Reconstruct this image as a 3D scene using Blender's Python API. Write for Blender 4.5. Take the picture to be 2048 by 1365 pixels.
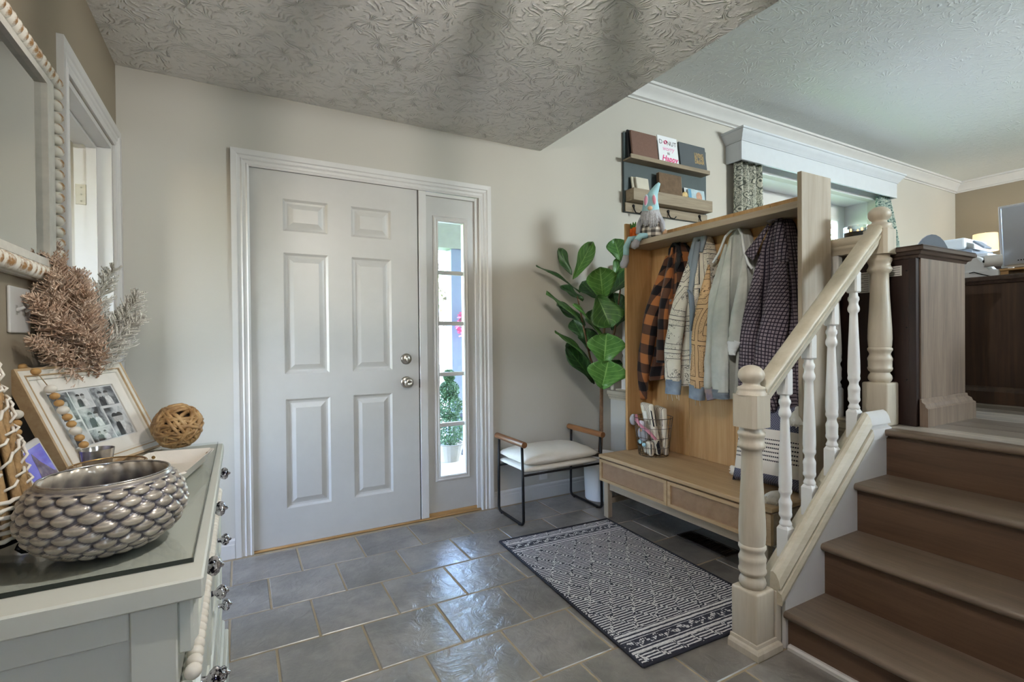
import bpy, bmesh, math, random
from math import sin, cos, pi, radians, sqrt, atan2
from mathutils import Vector, Matrix, Euler, noise as mnoise
random.seed(7)
S = bpy.context.scene
C = S.collection
for o in list(bpy.data.objects): bpy.data.objects.remove(o)

# ------------------------------------------------------------------ camera
FPX = 989.5
cam = bpy.data.cameras.new('camera'); camo = bpy.data.objects.new('camera', cam); C.objects.link(camo)
cam.sensor_fit = 'HORIZONTAL'; cam.sensor_width = 36.0; cam.lens = 36.0 * FPX / 2048.0; cam.clip_start = 0.05; cam.clip_end = 300
_yaw, _pit, _rol = radians(28.830), radians(-0.431), radians(-0.572)
_f = Vector((sin(_yaw)*cos(_pit), cos(_yaw)*cos(_pit), sin(_pit))); _r = Vector((cos(_yaw), -sin(_yaw), 0)); _u = _r.cross(_f)
_r2 = _r*cos(_rol) + _u*sin(_rol); _u2 = -_r*sin(_rol) + _u*cos(_rol)
_M = Matrix((( _r2.x, _u2.x, -_f.x, -0.0489), (_r2.y, _u2.y, -_f.y, -2.9281), (_r2.z, _u2.z, -_f.z, 1.1244), (0, 0, 0, 1)))
camo.matrix_world = _M
S.camera = camo

# ------------------------------------------------------------------ exposure
S.view_settings.view_transform = 'Standard'; S.view_settings.look = 'None'
S.view_settings.gamma = 1.0; S.view_settings.use_curve_mapping = False
S.view_settings.exposure = -0.36
# light path depth
S.cycles.adaptive_threshold = .05; S.cycles.use_light_tree = False; S.cycles.max_bounces = 4; S.cycles.diffuse_bounces = 4; S.cycles.glossy_bounces = 3; S.cycles.transmission_bounces = 4; S.cycles.transparent_max_bounces = 8
S.cycles.caustics_reflective = False; S.cycles.caustics_refractive = False

# ------------------------------------------------------------------ world, sun and added fill lamps
W = bpy.data.worlds.new('sky'); S.world = W; W.use_nodes = True
_nt = W.node_tree; _nt.nodes.clear()
_sky = _nt.nodes.new('ShaderNodeTexSky'); _sky.sky_type = 'NISHITA'; _sky.sun_disc = False
_sky.sun_elevation = radians(48); _sky.sun_rotation = radians(200); _sky.air_density = 1.0; _sky.dust_density = 1.5
_bg = _nt.nodes.new('ShaderNodeBackground'); _bg.inputs['Strength'].default_value = 9.0
_wo = _nt.nodes.new('ShaderNodeOutputWorld')
_nt.links.new(_sky.outputs[0], _bg.inputs[0]); _nt.links.new(_bg.outputs[0], _wo.inputs[0])

def sun(name, energy, rot, col=(1, .96, .9), ang=0.02):
    l = bpy.data.lights.new(name, 'SUN'); l.energy = energy; l.color = col; l.angle = ang
    o = bpy.data.objects.new(name, l); C.objects.link(o); o.rotation_euler = rot; return o
def area(name, loc, rot, sx, sy, energy, col=(1, 1, 1)):
    l = bpy.data.lights.new(name, 'AREA'); l.shape = 'RECTANGLE'; l.size = sx; l.size_y = sy; l.energy = energy; l.color = col
    o = bpy.data.objects.new(name, l); C.objects.link(o); o.location = loc; o.rotation_euler = rot; return o
sun('sun', 9.0, (radians(8), radians(38), 0))
# added unseen fill lamps behind the camera, above the bay and in the office
area('added_fill_back', (0.5, -5.95, 1.55), (radians(90), 0, 0), .4, .45, 5, (.84, .92, 1))  # added foyer fill at a small opening behind the viewer
area('added_fill_over_bay', (5.15, 1.7, 3.35), (radians(-48), 0, 0), 2.4, 1.2, 300, (.90, 1, .96))  # added sky fill, hung outside to brighten the bay
area('added_fill_office_ceiling', (5.2, -5.70, 2.45), (radians(132), 0, 0), 1.5, .5, 500, (.84, .97, 1))  # added fill inside the room, tilted up to brighten the office ceiling
po = area('bay_window_portal', (5.15, .46, 2.05), (radians(-90), 0, 0), 2.3, 1.1, 0); po.data.cycles.is_portal = True


# ------------------------------------------------------------------ helpers
def srgb(h, a=1.0):
    if isinstance(h, str):
        h = h.lstrip('#'); c = [int(h[i:i+2], 16)/255 for i in (0, 2, 4)]
    else: c = [v/255 for v in h]
    return tuple((v/12.92 if v <= .04045 else ((v+.055)/1.055)**2.4) for v in c) + (a,)

class NT:
    "tiny node-tree builder"
    def __init__(s, name):
        s.m = bpy.data.materials.new(name); s.m.use_nodes = True; s.t = s.m.node_tree; s.t.nodes.clear()
        s.out = s.n('ShaderNodeOutputMaterial'); s.b = s.n('ShaderNodeBsdfPrincipled'); s.l(s.b.outputs[0], s.out.inputs[0])
        s._tc = None
    def n(s, typ, **kw):
        x = s.t.nodes.new(typ)
        for k, v in kw.items(): setattr(x, k, v)
        return x
    def l(s, a, b): s.t.links.new(a, b); return s
    def put(s, sock, v):
        if hasattr(v, 'is_output') or isinstance(v, bpy.types.NodeSocket): s.l(v, sock)
        else: sock.default_value = v
    def coords(s, kind='Object', scale=(1, 1, 1), rot=(0, 0, 0), loc=(0, 0, 0)):
        if s._tc is None: s._tc = s.n('ShaderNodeTexCoord')
        mp = s.n('ShaderNodeMapping'); mp.inputs['Scale'].default_value = scale; mp.inputs['Rotation'].default_value = rot; mp.inputs['Location'].default_value = loc
        s.l(s._tc.outputs[kind], mp.inputs[0]); return mp.outputs[0]
    def noise(s, vec, scale=5, detail=4, rough=.55, dist=0.0, col=False):
        x = s.n('ShaderNodeTexNoise'); s.put(x.inputs['Scale'], scale); x.inputs['Detail'].default_value = detail
        x.inputs['Roughness'].default_value = rough; x.inputs['Distortion'].default_value = dist; s.l(vec, x.inputs['Vector'])
        return x.outputs['Color' if col else 0]
    def voro(s, vec, scale=5, feature='F1', out='Distance', rnd=1.0):
        x = s.n('ShaderNodeTexVoronoi'); x.feature = feature; x.inputs['Scale'].default_value = scale
        x.inputs['Randomness'].default_value = rnd; s.l(vec, x.inputs['Vector']); return x.outputs[out]
    def wave(s, vec, scale=5, dist=0, detail=2, dscale=1, typ='BANDS', dirn='X', prof='SIN'):
        x = s.n('ShaderNodeTexWave'); x.wave_type = typ
        if typ == 'BANDS': x.bands_direction = dirn
        else: x.rings_direction = dirn
        x.wave_profile = prof
        x.inputs['Scale'].default_value = scale; x.inputs['Distortion'].default_value = dist; x.inputs['Detail'].default_value = detail
        x.inputs['Detail Scale'].default_value = dscale; s.l(vec, x.inputs['Vector']); return x.outputs['Fac']
    def ramp(s, fac, stops, interp='LINEAR'):
        x = s.n('ShaderNodeValToRGB'); r = x.color_ramp; r.interpolation = interp
        while len(r.elements) < len(stops): r.elements.new(.5)
        for e, (p, c) in zip(r.elements, stops):
            e.position = p; e.color = c if len(c) == 4 else (*c, 1)
        s.l(fac, x.inputs[0]); return x.outputs[0]
    def math(s, op, a, b=0.0, c=0.0, clamp=False):
        x = s.n('ShaderNodeMath', operation=op, use_clamp=clamp); s.put(x.inputs[0], a); s.put(x.inputs[1], b)
        if op in ('MULTIPLY_ADD', 'COMPARE', 'WRAP', 'SMOOTH_MIN', 'SMOOTH_MAX'): s.put(x.inputs[2], c)
        return x.outputs[0]
    def mix(s, fac, a, b, mode='MIX'):
        x = s.n('ShaderNodeMix', data_type='RGBA', blend_type=mode); s.put(x.inputs[0], fac); s.put(x.inputs[6], a); s.put(x.inputs[7], b); return x.outputs[2]
    def sep(s, vec):
        x = s.n('ShaderNodeSeparateXYZ'); s.l(vec, x.inputs[0]); return x.outputs
    def comb(s, x_, y_, z_):
        x = s.n('ShaderNodeCombineXYZ'); s.put(x.inputs[0], x_); s.put(x.inputs[1], y_); s.put(x.inputs[2], z_); return x.outputs[0]
    def objrand(s):
        return s.n('ShaderNodeObjectInfo').outputs['Random']
    def bump(s, h, strength=.3, dist=.01):
        x = s.n('ShaderNodeBump'); x.inputs['Strength'].default_value = strength; x.inputs['Distance'].default_value = dist
        s.l(h, x.inputs['Height']); s.l(x.outputs[0], s.b.inputs['Normal']); return s
    def set(s, col=None, rough=None, metal=None, spec=None, trans=None, ior=None, emit=None, estr=None, alpha=None, sheen=None, coat=None, sss=None):
        I = s.b.inputs
        for k, v in (('Base Color', col), ('Roughness', rough), ('Metallic', metal), ('Specular IOR Level', spec), ('Transmission Weight', trans), ('IOR', ior),
                     ('Emission Color', emit), ('Emission Strength', estr), ('Alpha', alpha), ('Sheen Weight', sheen), ('Coat Weight', coat), ('Subsurface Weight', sss)):
            if v is not None: s.put(I[k], v)
        return s

MATS = {}
def plain(name, col, rough=.5, metal=0, var=.06, scale=12, spec=.5, bump=0, bscale=60, **kw):
    "single colour with slight tonal variation"
    if name in MATS: return MATS[name]
    t = NT(name); c = srgb(col) if not isinstance(col, tuple) or max(col) > 1 else col
    v = t.coords()
    f = t.noise(v, scale, 3)
    d = tuple(x*(1-var) for x in c[:3])+(1,); e = tuple(min(1, x*(1+var)) for x in c[:3])+(1,)
    t.set(col=t.ramp(f, [(.3, d), (.7, e)]), rough=rough, metal=metal, spec=spec, **kw)
    if bump: t.bump(t.noise(v, bscale, 3), bump, .004)
    MATS[name] = t.m; return t.m

def wood(name, c0, c1, c2, axis='Z', rough=.5, scale=1.0, knots=False, rnd=True, spec=.4, stretch=14):
    "long grain along an axis"
    if name in MATS: return MATS[name]
    t = NT(name); sc = [stretch*scale]*3; sc['XYZ'.index(axis)] = .9*scale
    v = t.coords(scale=tuple(sc))
    if rnd:
        a = t.n('ShaderNodeVectorMath', operation='ADD'); t.l(v, a.inputs[0])
        m = t.math('MULTIPLY', t.objrand(), 37.0); t.l(t.comb(m, m, m), a.inputs[1]); v = a.outputs[0]
    g = t.noise(v, 1.6, 6, .6, .6); fine = t.noise(v, 9, 3, .6)
    f = t.math('ADD', t.math('MULTIPLY', g, .75), t.math('MULTIPLY', fine, .25))
    col = t.ramp(f, [(.30, srgb(c0)), (.5, srgb(c1)), (.72, srgb(c2))])
    if knots:
        k = t.voro(t.coords(scale=tuple(1.7 if i != 'XYZ'.index(axis) else .8 for i in range(3)), loc=(.3, .7, .1)), 2.0)
        col = t.mix(t.ramp(k, [(.0, (1, 1, 1)), (.06, (0, 0, 0))]), col, srgb(c0), 'MULTIPLY')
    t.set(col=col, rough=rough, spec=spec); t.bump(f, .12, .003)
    MATS[name] = t.m; return t.m

# -------------------------------------------------- mesh helpers (world coordinates)
def NB(): return bmesh.new()
def box(bm, a, b, bev=0.0, seg=1, mi=0):
    x0, y0, z0 = (min(a[i], b[i]) for i in range(3)); x1, y1, z1 = (max(a[i], b[i]) for i in range(3))
    vs = [bm.verts.new(p) for p in ((x0,y0,z0),(x1,y0,z0),(x1,y1,z0),(x0,y1,z0),(x0,y0,z1),(x1,y0,z1),(x1,y1,z1),(x0,y1,z1))]
    fs = [bm.faces.new([vs[i] for i in q]) for q in ((0,3,2,1),(4,5,6,7),(0,1,5,4),(1,2,6,5),(2,3,7,6),(3,0,4,7))]
    for f in fs: f.material_index = mi
    if bev > 0:
        bev = min(bev, .49*min(x1-x0, y1-y0, z1-z0))
        es = {e for f in fs for e in f.edges}
        bmesh.ops.bevel(bm, geom=list(es), offset=bev, segments=seg, profile=.5, affect='EDGES')
    return bm
def xf(bm, M, verts=None):
    bmesh.ops.transform(bm, matrix=M, verts=verts or bm.verts[:]); return bm
def lathe(bm, prof, cx=0, cy=0, seg=24, sx=1, sy=1, cap=True):
    rings = []
    for r, z in prof:
        rings.append([bm.verts.new((cx+sx*r*cos(2*pi*i/seg), cy+sy*r*sin(2*pi*i/seg), z)) for i in range(seg)])
    for a, b in zip(rings, rings[1:]):
        for i in range(seg):
            bm.faces.new((a[i], a[(i+1) % seg], b[(i+1) % seg], b[i]))
    if cap:
        if prof[0][0] > 1e-5: bm.faces.new(rings[0][::-1])
        if prof[-1][0] > 1e-5: bm.faces.new(rings[-1])
    return bm
def tube(bm, pts, r, seg=8, cap=True, closed=False, flat=1.0):
    "tube along a polyline; r number or list"
    P = [Vector(p) for p in pts]; n = len(P); rs = r if isinstance(r, (list, tuple)) else [r]*n
    rings = []; up = None
    for i in range(n):
        if closed: t = P[(i+1) % n]-P[i-1]
        else: t = P[min(i+1, n-1)]-P[max(i-1, 0)]
        if t.length < 1e-9: t = Vector((0, 0, 1))
        t.normalize()
        if up is None:
            up = Vector((0, 0, 1)) if abs(t.z) < .9 else Vector((1, 0, 0))
        s = t.cross(up)
        if s.length < 1e-6: s = t.cross(Vector((0, 1, 0)))
        s.normalize(); up = s.cross(t).normalized()
        rings.append([bm.verts.new(P[i]+s*(rs[i]*cos(2*pi*k/seg))+up*(rs[i]*flat*sin(2*pi*k/seg))) for k in range(seg)])
    m = n if closed else n-1
    for i in range(m):
        a, b = rings[i], rings[(i+1) % n]
        for k in range(seg): bm.faces.new((a[k], a[(k+1) % seg], b[(k+1) % seg], b[k]))
    if cap and not closed:
        bm.faces.new(rings[0][::-1]); bm.faces.new(rings[-1])
    return bm
def prism(bm, poly, d, axis='Z', at=0.0):
    "polygon (list of 2-tuples) extruded along an axis from at to at+d. axes: X->(y,z) Y->(x,z) Z->(x,y)"
    def P(u, v, w): return {'X': (w, u, v), 'Y': (u, w, v), 'Z': (u, v, w)}[axis]
    a = [bm.verts.new(P(u, v, at)) for u, v in poly]; b = [bm.verts.new(P(u, v, at+d)) for u, v in poly]
    n = len(poly); bm.faces.new(a[::-1]); bm.faces.new(b)
    for i in range(n): bm.faces.new((a[i], a[(i+1) % n], b[(i+1) % n], b[i]))
    return bm
def sweep(bm, prof, path, closed=False):
    "sweep 2-D profile (u outwards, v up) along a horizontal path with mitred corners; u is to the right of travel"
    n = len(path); rings = []
    for i in range(n):
        p = Vector(path[i]); 
        def d(i0, i1):
            w = Vector(path[i1])-Vector(path[i0]); w.z = 0; return w.normalized()
        if closed: d0 = d(i-1, i); d1 = d(i, (i+1) % n)
        else:
            d0 = d(max(i-1, 0), max(i, 1)) ; d1 = d(min(i, n-2), min(i+1, n-1))
        n0 = Vector((d0.y, -d0.x, 0)); n1 = Vector((d1.y, -d1.x, 0)); m = (n0+n1)
        m = m/ max(m.dot(n0), 1e-6)
        rings.append([bm.verts.new(p+m*u+Vector((0, 0, v))) for u, v in prof])
    k = len(prof)
    for i in range(n if closed else n-1):
        a, b = rings[i], rings[(i+1) % n]
        for j in range(k): bm.faces.new((a[j], a[(j+1) % k], b[(j+1) % k], b[j]))
    if not closed: bm.faces.new(rings[0][::-1]); bm.faces.new(rings[-1])
    return bm
def sphere(bm, c, r, u=16, v=10, sc=(1, 1, 1), M=None):
    R = M or Matrix.Identity(4)
    mat = Matrix.Translation(c) @ R @ Matrix.Diagonal((*[r*s for s in sc], 1))
    bmesh.ops.create_uvsphere(bm, u_segments=u, v_segments=v, radius=1, matrix=mat); return bm
def cyl(bm, a, b, r, seg=16, r2=None): return tube(bm, [a, b], [r, r if r2 is None else r2], seg)

def obj(name, bm, mat, parent=None, smooth=False, local=False, sub=0, kind=None, auto=None):
    bmesh.ops.recalc_face_normals(bm, faces=bm.faces[:])
    me = bpy.data.meshes.new(name); bm.to_mesh(me); bm.free()
    for m in (mat if isinstance(mat, (list, tuple)) else [mat]): me.materials.append(m)
    o = bpy.data.objects.new(name, me); C.objects.link(o)
    if smooth: me.polygons.foreach_set('use_smooth', [True]*len(me.polygons))
    if smooth and auto is not None: me.set_sharp_from_angle(angle=radians(auto))
    if parent is not None: hang(o, parent, local)
    if sub:
        md = o.modifiers.new('subdivision', 'SUBSURF'); md.levels = sub; md.render_levels = sub
    if kind: o['kind'] = kind
    return o
WM = {}
def hang(o, parent, local=False):
    o.parent = parent
    if not local: o.matrix_parent_inverse = WM.get(parent.name, Matrix.Identity(4)).inverted()
def thing(name, label, cat, loc=(0, 0, 0), rz=0, group=None, kind=None):
    o = bpy.data.objects.new(name, None); C.objects.link(o); o.location = loc; o.rotation_euler = (0, 0, rz); o.empty_display_size = .05
    WM[o.name] = Matrix.Translation(loc) @ Matrix.Rotation(rz, 4, 'Z')
    tag(o, label, cat, group, kind); return o
def tag(o, label=None, cat=None, group=None, kind=None):
    if label: o['label'] = label
    if cat: o['category'] = cat
    if group: o['group'] = group
    if kind: o['kind'] = kind
    return o
def struct(name, bm, mat, smooth=False, label=None, cat=None, auto=None):
    o = obj(name, bm, mat, smooth=smooth, auto=auto); o['kind'] = 'structure'
    if label: o['label'] = label
    if cat: o['category'] = cat
    return o
def instance(src, M, parent, name=None, world=True):
    "copy of a mesh part placed with matrix M (world)"
    c = src.copy(); C.objects.link(c); c.parent = parent
    c.matrix_parent_inverse = WM.get(parent.name, Matrix.Identity(4)).inverted() if parent else Matrix.Identity(4)
    c.matrix_basis = M; return c
def wall_holes(bm, u0, u1, v0, v1, holes, t0, t1, axis):
    "wall slab in plane (u,v=z) with rectangular holes, thickness t0..t1 along axis ('Y': u=x, 'X': u=y)"
    def P(u, v, t): return (u, t, v) if axis == 'Y' else (t, u, v)
    us = sorted({u0, u1, *[h[0] for h in holes], *[h[1] for h in holes]}); vs = sorted({v0, v1, *[h[2] for h in holes], *[h[3] for h in holes]})
    us = [u for u in us if u0 <= u <= u1]; vs = [v for v in vs if v0 <= v <= v1]
    solid = {}
    for i in range(len(us)-1):
        for j in range(len(vs)-1):
            cu, cv = (us[i]+us[i+1])/2, (vs[j]+vs[j+1])/2
            solid[i, j] = not any(h[0] < cu < h[1] and h[2] < cv < h[3] for h in holes)
    V = {}
    def g(i, j, k):
        if (i, j, k) not in V: V[i, j, k] = bm.verts.new(P(us[i], vs[j], (t0, t1)[k]))
        return V[i, j, k]
    for (i, j), s in solid.items():
        if not s: continue
        bm.faces.new((g(i, j, 0), g(i+1, j, 0), g(i+1, j+1, 0), g(i, j+1, 0)))
        bm.faces.new((g(i, j, 1), g(i, j+1, 1), g(i+1, j+1, 1), g(i+1, j, 1)))
        for di, dj, a, b in ((-1, 0, (i, j), (i, j+1)), (1, 0, (i+1, j), (i+1, j+1)), (0, -1, (i, j), (i+1, j)), (0, 1, (i, j+1), (i+1, j+1))):
            if not solid.get((i+di, j+dj), False):
                bm.faces.new((g(*a, 0), g(*b, 0), g(*b, 1), g(*a, 1)))
    return bm
def mitre_frame(bm, u0, u1, v0, v1, prof, axis, t, sgn=-1, sides='LTR'):
    "casing around a rectangle: prof = list of (offset outwards from opening edge, height off the wall); one connected mesh"
    def P(u, v, h): return (u, t+sgn*h, v) if axis == 'Y' else (t-sgn*h, u, v)
    pts = {'LTR': [(u0, v0, -1, 0), (u0, v1, -1, 1), (u1, v1, 1, 1), (u1, v0, 1, 0)]}
    if sides == 'LTR': corner = pts['LTR']; closed = False
    else: corner = [(u0, v0, -1, -1), (u0, v1, -1, 1), (u1, v1, 1, 1), (u1, v0, 1, -1)]; closed = True
    rings = [[bm.verts.new(P(u+du*o, v+dv*o, h)) for o, h in prof] for u, v, du, dv in corner]
    k = len(prof)
    for i in range(len(rings) if closed else len(rings)-1):
        a, b = rings[i], rings[(i+1) % len(rings)]
        for j in range(k): bm.faces.new((a[j], a[(j+1) % k], b[(j+1) % k], b[j]))
    if not closed: bm.faces.new(rings[0][::-1]); bm.faces.new(rings[-1])
    return bm
# ------------------------------------------------------------------ the shell of the house
LW, CH, UC, UF = -0.544, 2.42, 3.10, 0.718
SX = 1.80          # edge of the low foyer ceiling
KX = 2.41          # face of the knee wall under the landing railing
RX = 8.32
def paint(name, col, bump=.05):
    t = NT(name); v = t.coords(); c = srgb(col)
    t.set(col=t.ramp(t.noise(v, 1.3, 2), [(.3, tuple(x*.97 for x in c[:3])), (.7, tuple(min(1, x*1.03) for x in c[:3]))]), rough=.75, spec=.25)
    t.bump(t.noise(v, 180, 2), bump, .002); return t.m
M_wall = paint('greige_wall_paint', '#bab5ac'); M_taupe = paint('taupe_wall_paint', '#8f8372')
M_white = plain('white_trim_paint', '#cac7c4', .38, var=.02, spec=.45)
M_door = plain('white_door_paint', '#bab7b3', .35, var=.02, spec=.45)
def ceiling_mat(name, col, strength):
    t = NT(name); v = t.coords()
    w = t.n('ShaderNodeVectorMath', operation='ADD'); t.l(v, w.inputs[0])
    nz = t.n('ShaderNodeVectorMath', operation='SCALE'); t.l(t.noise(v, 5, 2, col=True), nz.inputs[0]); nz.inputs['Scale'].default_value = .28; t.l(nz.outputs[0], w.inputs[1])
    sp = t.voro(w.outputs[0], 6.0, 'F1', 'Position')
    d = t.n('ShaderNodeVectorMath', operation='SUBTRACT'); t.l(w.outputs[0], d.inputs[0])
    sc = t.n('ShaderNodeVectorMath', operation='SCALE'); t.l(sp, sc.inputs[0]); sc.inputs['Scale'].default_value = 1/1.0; t.l(sc.outputs[0], d.inputs[1])
    xyz = t.sep(d.outputs[0]); ang = t.math('ARCTAN2', xyz[1], xyz[0])
    rid = t.math('ADD', t.math('MULTIPLY', ang, 8.0), t.math('MULTIPLY', t.noise(v, 9, 3), 9.0))
    spokes = t.math('POWER', t.math('ABSOLUTE', t.math('SINE', rid)), 5.0)
    gate = t.ramp(t.noise(v, 22, 3), [(.42, (0, 0, 0)), (.6, (1, 1, 1))])
    h = t.math('ADD', t.math('MULTIPLY', spokes, gate), t.math('MULTIPLY', t.noise(v, 70, 3), .35))
    t.set(col=srgb(col), rough=.85, spec=.2); t.bump(h, strength, .006); return t.m
M_ceil = ceiling_mat('stomped_ceiling_plaster', '#e4e2de', 1.0); M_ceil2 = ceiling_mat('knockdown_ceiling_plaster', '#dcdfdc', .35)
M_dark = plain('dark_void', '#3a3632', .8)

# foyer tiles
def tile_mat():
    t = NT('slate_look_porcelain'); v0 = t.coords()
    a = t.n('ShaderNodeVectorMath', operation='ADD'); t.l(v0, a.inputs[0]); r = t.objrand(); m = t.math('MULTIPLY', r, 53.0); t.l(t.comb(m, m, 0.0), a.inputs[1]); v = a.outputs[0]
    big = t.noise(v, 3.6, 5, .55, .35); fine = t.noise(v, 20, 6, .7, .4)
    f = t.math('ADD', t.math('MULTIPLY', big, .68), t.math('MULTIPLY', fine, .32))
    col = t.ramp(f, [(.36, srgb('#5b5856')), (.46, srgb('#716d6a')), (.55, srgb('#86817c')), (.66, srgb('#9a938d'))])
    col = t.mix(t.math('MULTIPLY', r, .28), col, srgb('#6b6458'), 'MIX')
    t.set(col=col, rough=.29, spec=.8, ior=1.9)
    h = t.math('ADD', t.math('MULTIPLY', t.noise(v, 12, 6, .6, .8), 1.0), t.math('MULTIPLY', t.noise(v, 60, 4, .6, .5), .05))
    t.bump(h, .7, .008); return t.m
M_tile = tile_mat(); M_grout0 = 0; M_grout = plain('tan_grout', '#a2937b', .9, bump=.4, bscale=200)
fl = struct('floor', box(NB(), (LW-.2, -6.1, -.12), (KX+.05, .02, -.003)), M_grout, label='foyer floor of slate look tiles laid in running bond', cat='floor')
TS = .3035
tmesh = {}
def tile(x0, x1, y0, y1):
    k = (round(x1-x0, 3), round(y1-y0, 3))
    if k not in tmesh:
        bm = NB(); box(bm, (-k[0]/2, -k[1]/2, -.012), (k[0]/2, k[1]/2, 0), .0025)
        bmesh.ops.recalc_face_normals(bm, faces=bm.faces[:])
        me = bpy.data.meshes.new('tile'); bm.to_mesh(me); bm.free(); me.materials.append(M_tile); tmesh[k] = me
    o = bpy.data.objects.new('tile', tmesh[k]); C.objects.link(o); o.location = ((x0+x1)/2, (y0+y1)/2, random.uniform(-.0006, .0006)); o.rotation_euler = (random.uniform(-.0015, .0015), random.uniform(-.0015, .0015), 0); hang(o, fl)
for row in range(-1, 12):
    yb = -.333 - TS*(row+1); yt = yb+TS
    yt_, yb_ = min(yt, 0.0), yb
    if yt_-yb_ < .02: continue
    off = .055 if row % 2 == 0 else .055+TS/2
    for k in range(-4, 9):
        x0 = off + TS*k; x1 = x0+TS
        x0, x1 = max(x0, LW), min(x1, KX)
        if x1-x0 < .03: continue
        if row > 6 and (x0 > 1.7): continue
        if x0 >= 1.75 and yt_ < -1.84: continue
        tile(x0+.0042, x1-.0042, yb_+.0042, yt_-.0042)

# landing / office floor planks
fu = struct('floor_upper', box(NB(), (KX, -6.1, UF-.034), (RX, .0, UF-.003)), M_dark, label='raised office floor of grey brown planks', cat='floor')
def plank_mat():
    t = NT('grey_brown_plank'); r = t.objrand()
    v0 = t.coords(scale=(16, .8, 1)); a = t.n('ShaderNodeVectorMath', operation='ADD'); t.l(v0, a.inputs[0]); m = t.math('MULTIPLY', r, 61.0); t.l(t.comb(m, m, m), a.inputs[1])
    g = t.noise(a.outputs[0], 1.8, 6, .6, .8)
    col = t.mix(t.ramp(r, [(.2, (0, 0, 0)), (.8, (1, 1, 1))]), t.ramp(g, [(.3, srgb('#5c5148')), (.7, srgb('#8d8276'))]), t.ramp(g, [(.3, srgb('#8a8078')), (.7, srgb('#c1b6a8'))]))
    t.set(col=col, rough=.32, spec=.5); t.bump(g, .1, .002); return t.m
M_plank = plank_mat()
pm = {}
for i in range(9):
    x0 = 2.40 + .15*i; y = .0 - random.uniform(.1, 1.1)
    ys = [0.0]
    while y > -3.6: ys.append(y); y -= 1.2
    ys.append(-3.6)
    for a, b in zip(ys, ys[1:]):
        if a-b < .03: continue
        bm = box(NB(), (x0+.0012, b+.0012, UF-.012), (x0+.1488, a-.0012, UF), .0012)
        o = obj('plank', bm, M_plank, fu)
obj('plank', box(NB(), (3.75, -3.6, UF-.012), (RX-.01, -.01, UF)), M_plank, fu)

# walls
wf = struct('wall_front', wall_holes(NB(), LW-.15, RX+.15, -.1, UC+.1, [(-.02, 1.345, -.1, 2.055), (3.95, 6.42, 1.45, 2.67)], 0.0, .15, 'Y'), M_wall, label='greige front wall with entry door and bay window', cat='wall')
wl = struct('wall_left', wall_holes(NB(), -6.1, 0.0, -.1, CH+.02, [(-.775, -.095, -.1, 2.01)], LW-.12, LW, 'X'), M_taupe, label='taupe left wall with mirror and doorway', cat='wall')
wr = struct('wall_right', box(NB(), (RX, -6.1, 0), (RX+.15, 0, UC+.1)), M_taupe, label='taupe far wall behind the desk lamp', cat='wall')
wb = struct('wall_back', wall_holes(NB(), LW-.15, RX+.15, -.1, UC+.1, [(.3, .7, 1.4, 1.85), (4.6, 5.8, 2.25, 2.75)], -5.9, -5.75, 'Y'), M_wall, label='greige back wall behind the viewer', cat='wall')
wk = struct('wall_knee', box(NB(), (KX, -1.73, 0), (KX+.12, -.001, UF-.035), .001), M_wall, label='low greige wall under the landing railing', cat='wall')
struct('wall_stair', box(NB(), (1.70, -3.75, 0), (2.30, -3.42, CH)), M_wall, label='greige wall at the near side of the stairs', cat='wall')
# closet behind left doorway
cl = wall_holes(NB(), -1.6, .0, -.1, 2.5, [(-1.2, -.35, .7, 2.0)], LW-1.6, LW-1.5, 'X'); struct('wall_closet', cl, M_wall, label='pale wall inside the left doorway', cat='wall')
struct('wall_closet_far', box(NB(), (LW-1.5, .0, -.1), (LW-.15, .1, 2.5)), M_wall, label='pale far wall inside the left doorway', cat='wall')
struct('wall_closet_near', box(NB(), (LW-1.5, -1.7, -.1), (LW-.12, -1.6, 2.5)), M_wall, label='pale near wall inside the left doorway', cat='wall')
struct('ceiling_closet', box(NB(), (LW-1.6, -1.7, 2.5), (LW-.12, .1, 2.55)), M_ceil2, label='ceiling inside the left doorway', cat='ceiling')
struct('floor_closet', box(NB(), (LW-1.6, -1.7, -.12), (LW-.2, .1, -.004)), M_grout, label='floor inside the left doorway', cat='floor')

# ceilings
struct('ceiling', box(NB(), (LW-.12, -6.1, CH), (SX, .0, UC+.1)), M_ceil, label='low textured foyer ceiling', cat='ceiling')
struct('ceiling_upper', box(NB(), (SX, -6.1, UC), (RX, .0, UC+.1)), M_ceil2, label='high pale ceiling over the office', cat='ceiling')

# crown moulding, along the front and the right wall
CP = [(0, 0), (0, -.125), (.012, -.125), (.014, -.112), (.03, -.104), (.038, -.085), (.055, -.055), (.078, -.036), (.084, -.022), (.098, -.018), (.10, 0)]
struct('trim_crown', sweep(NB(), [(u, v) for u, v in CP], [(SX+.01, 0, UC), (RX, 0, UC), (RX, -5.7, UC)]), M_white, smooth=True, auto=40, label='white crown moulding around the office ceiling', cat='moulding')

# baseboards
BP = [(0, 0), (.015, 0), (.015, .07), (.012, .074), (.012, .09), (.006, .098), (0, .1)]
struct('baseboard_front_left', sweep(NB(), BP, [(LW, 0, 0), (-.082, 0, 0)]), M_white, label='white baseboard left of the entry door', cat='baseboard')
struct('baseboard_front_right', sweep(NB(), BP, [(1.408, 0, 0), (KX, 0, 0)]), M_white, label='white baseboard behind the small stool', cat='baseboard')
struct('baseboard_left', sweep(NB(), BP, [(LW, -5.5, 0), (LW, -.875, 0)]), M_white, label='white baseboard along the taupe wall', cat='baseboard')

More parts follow.
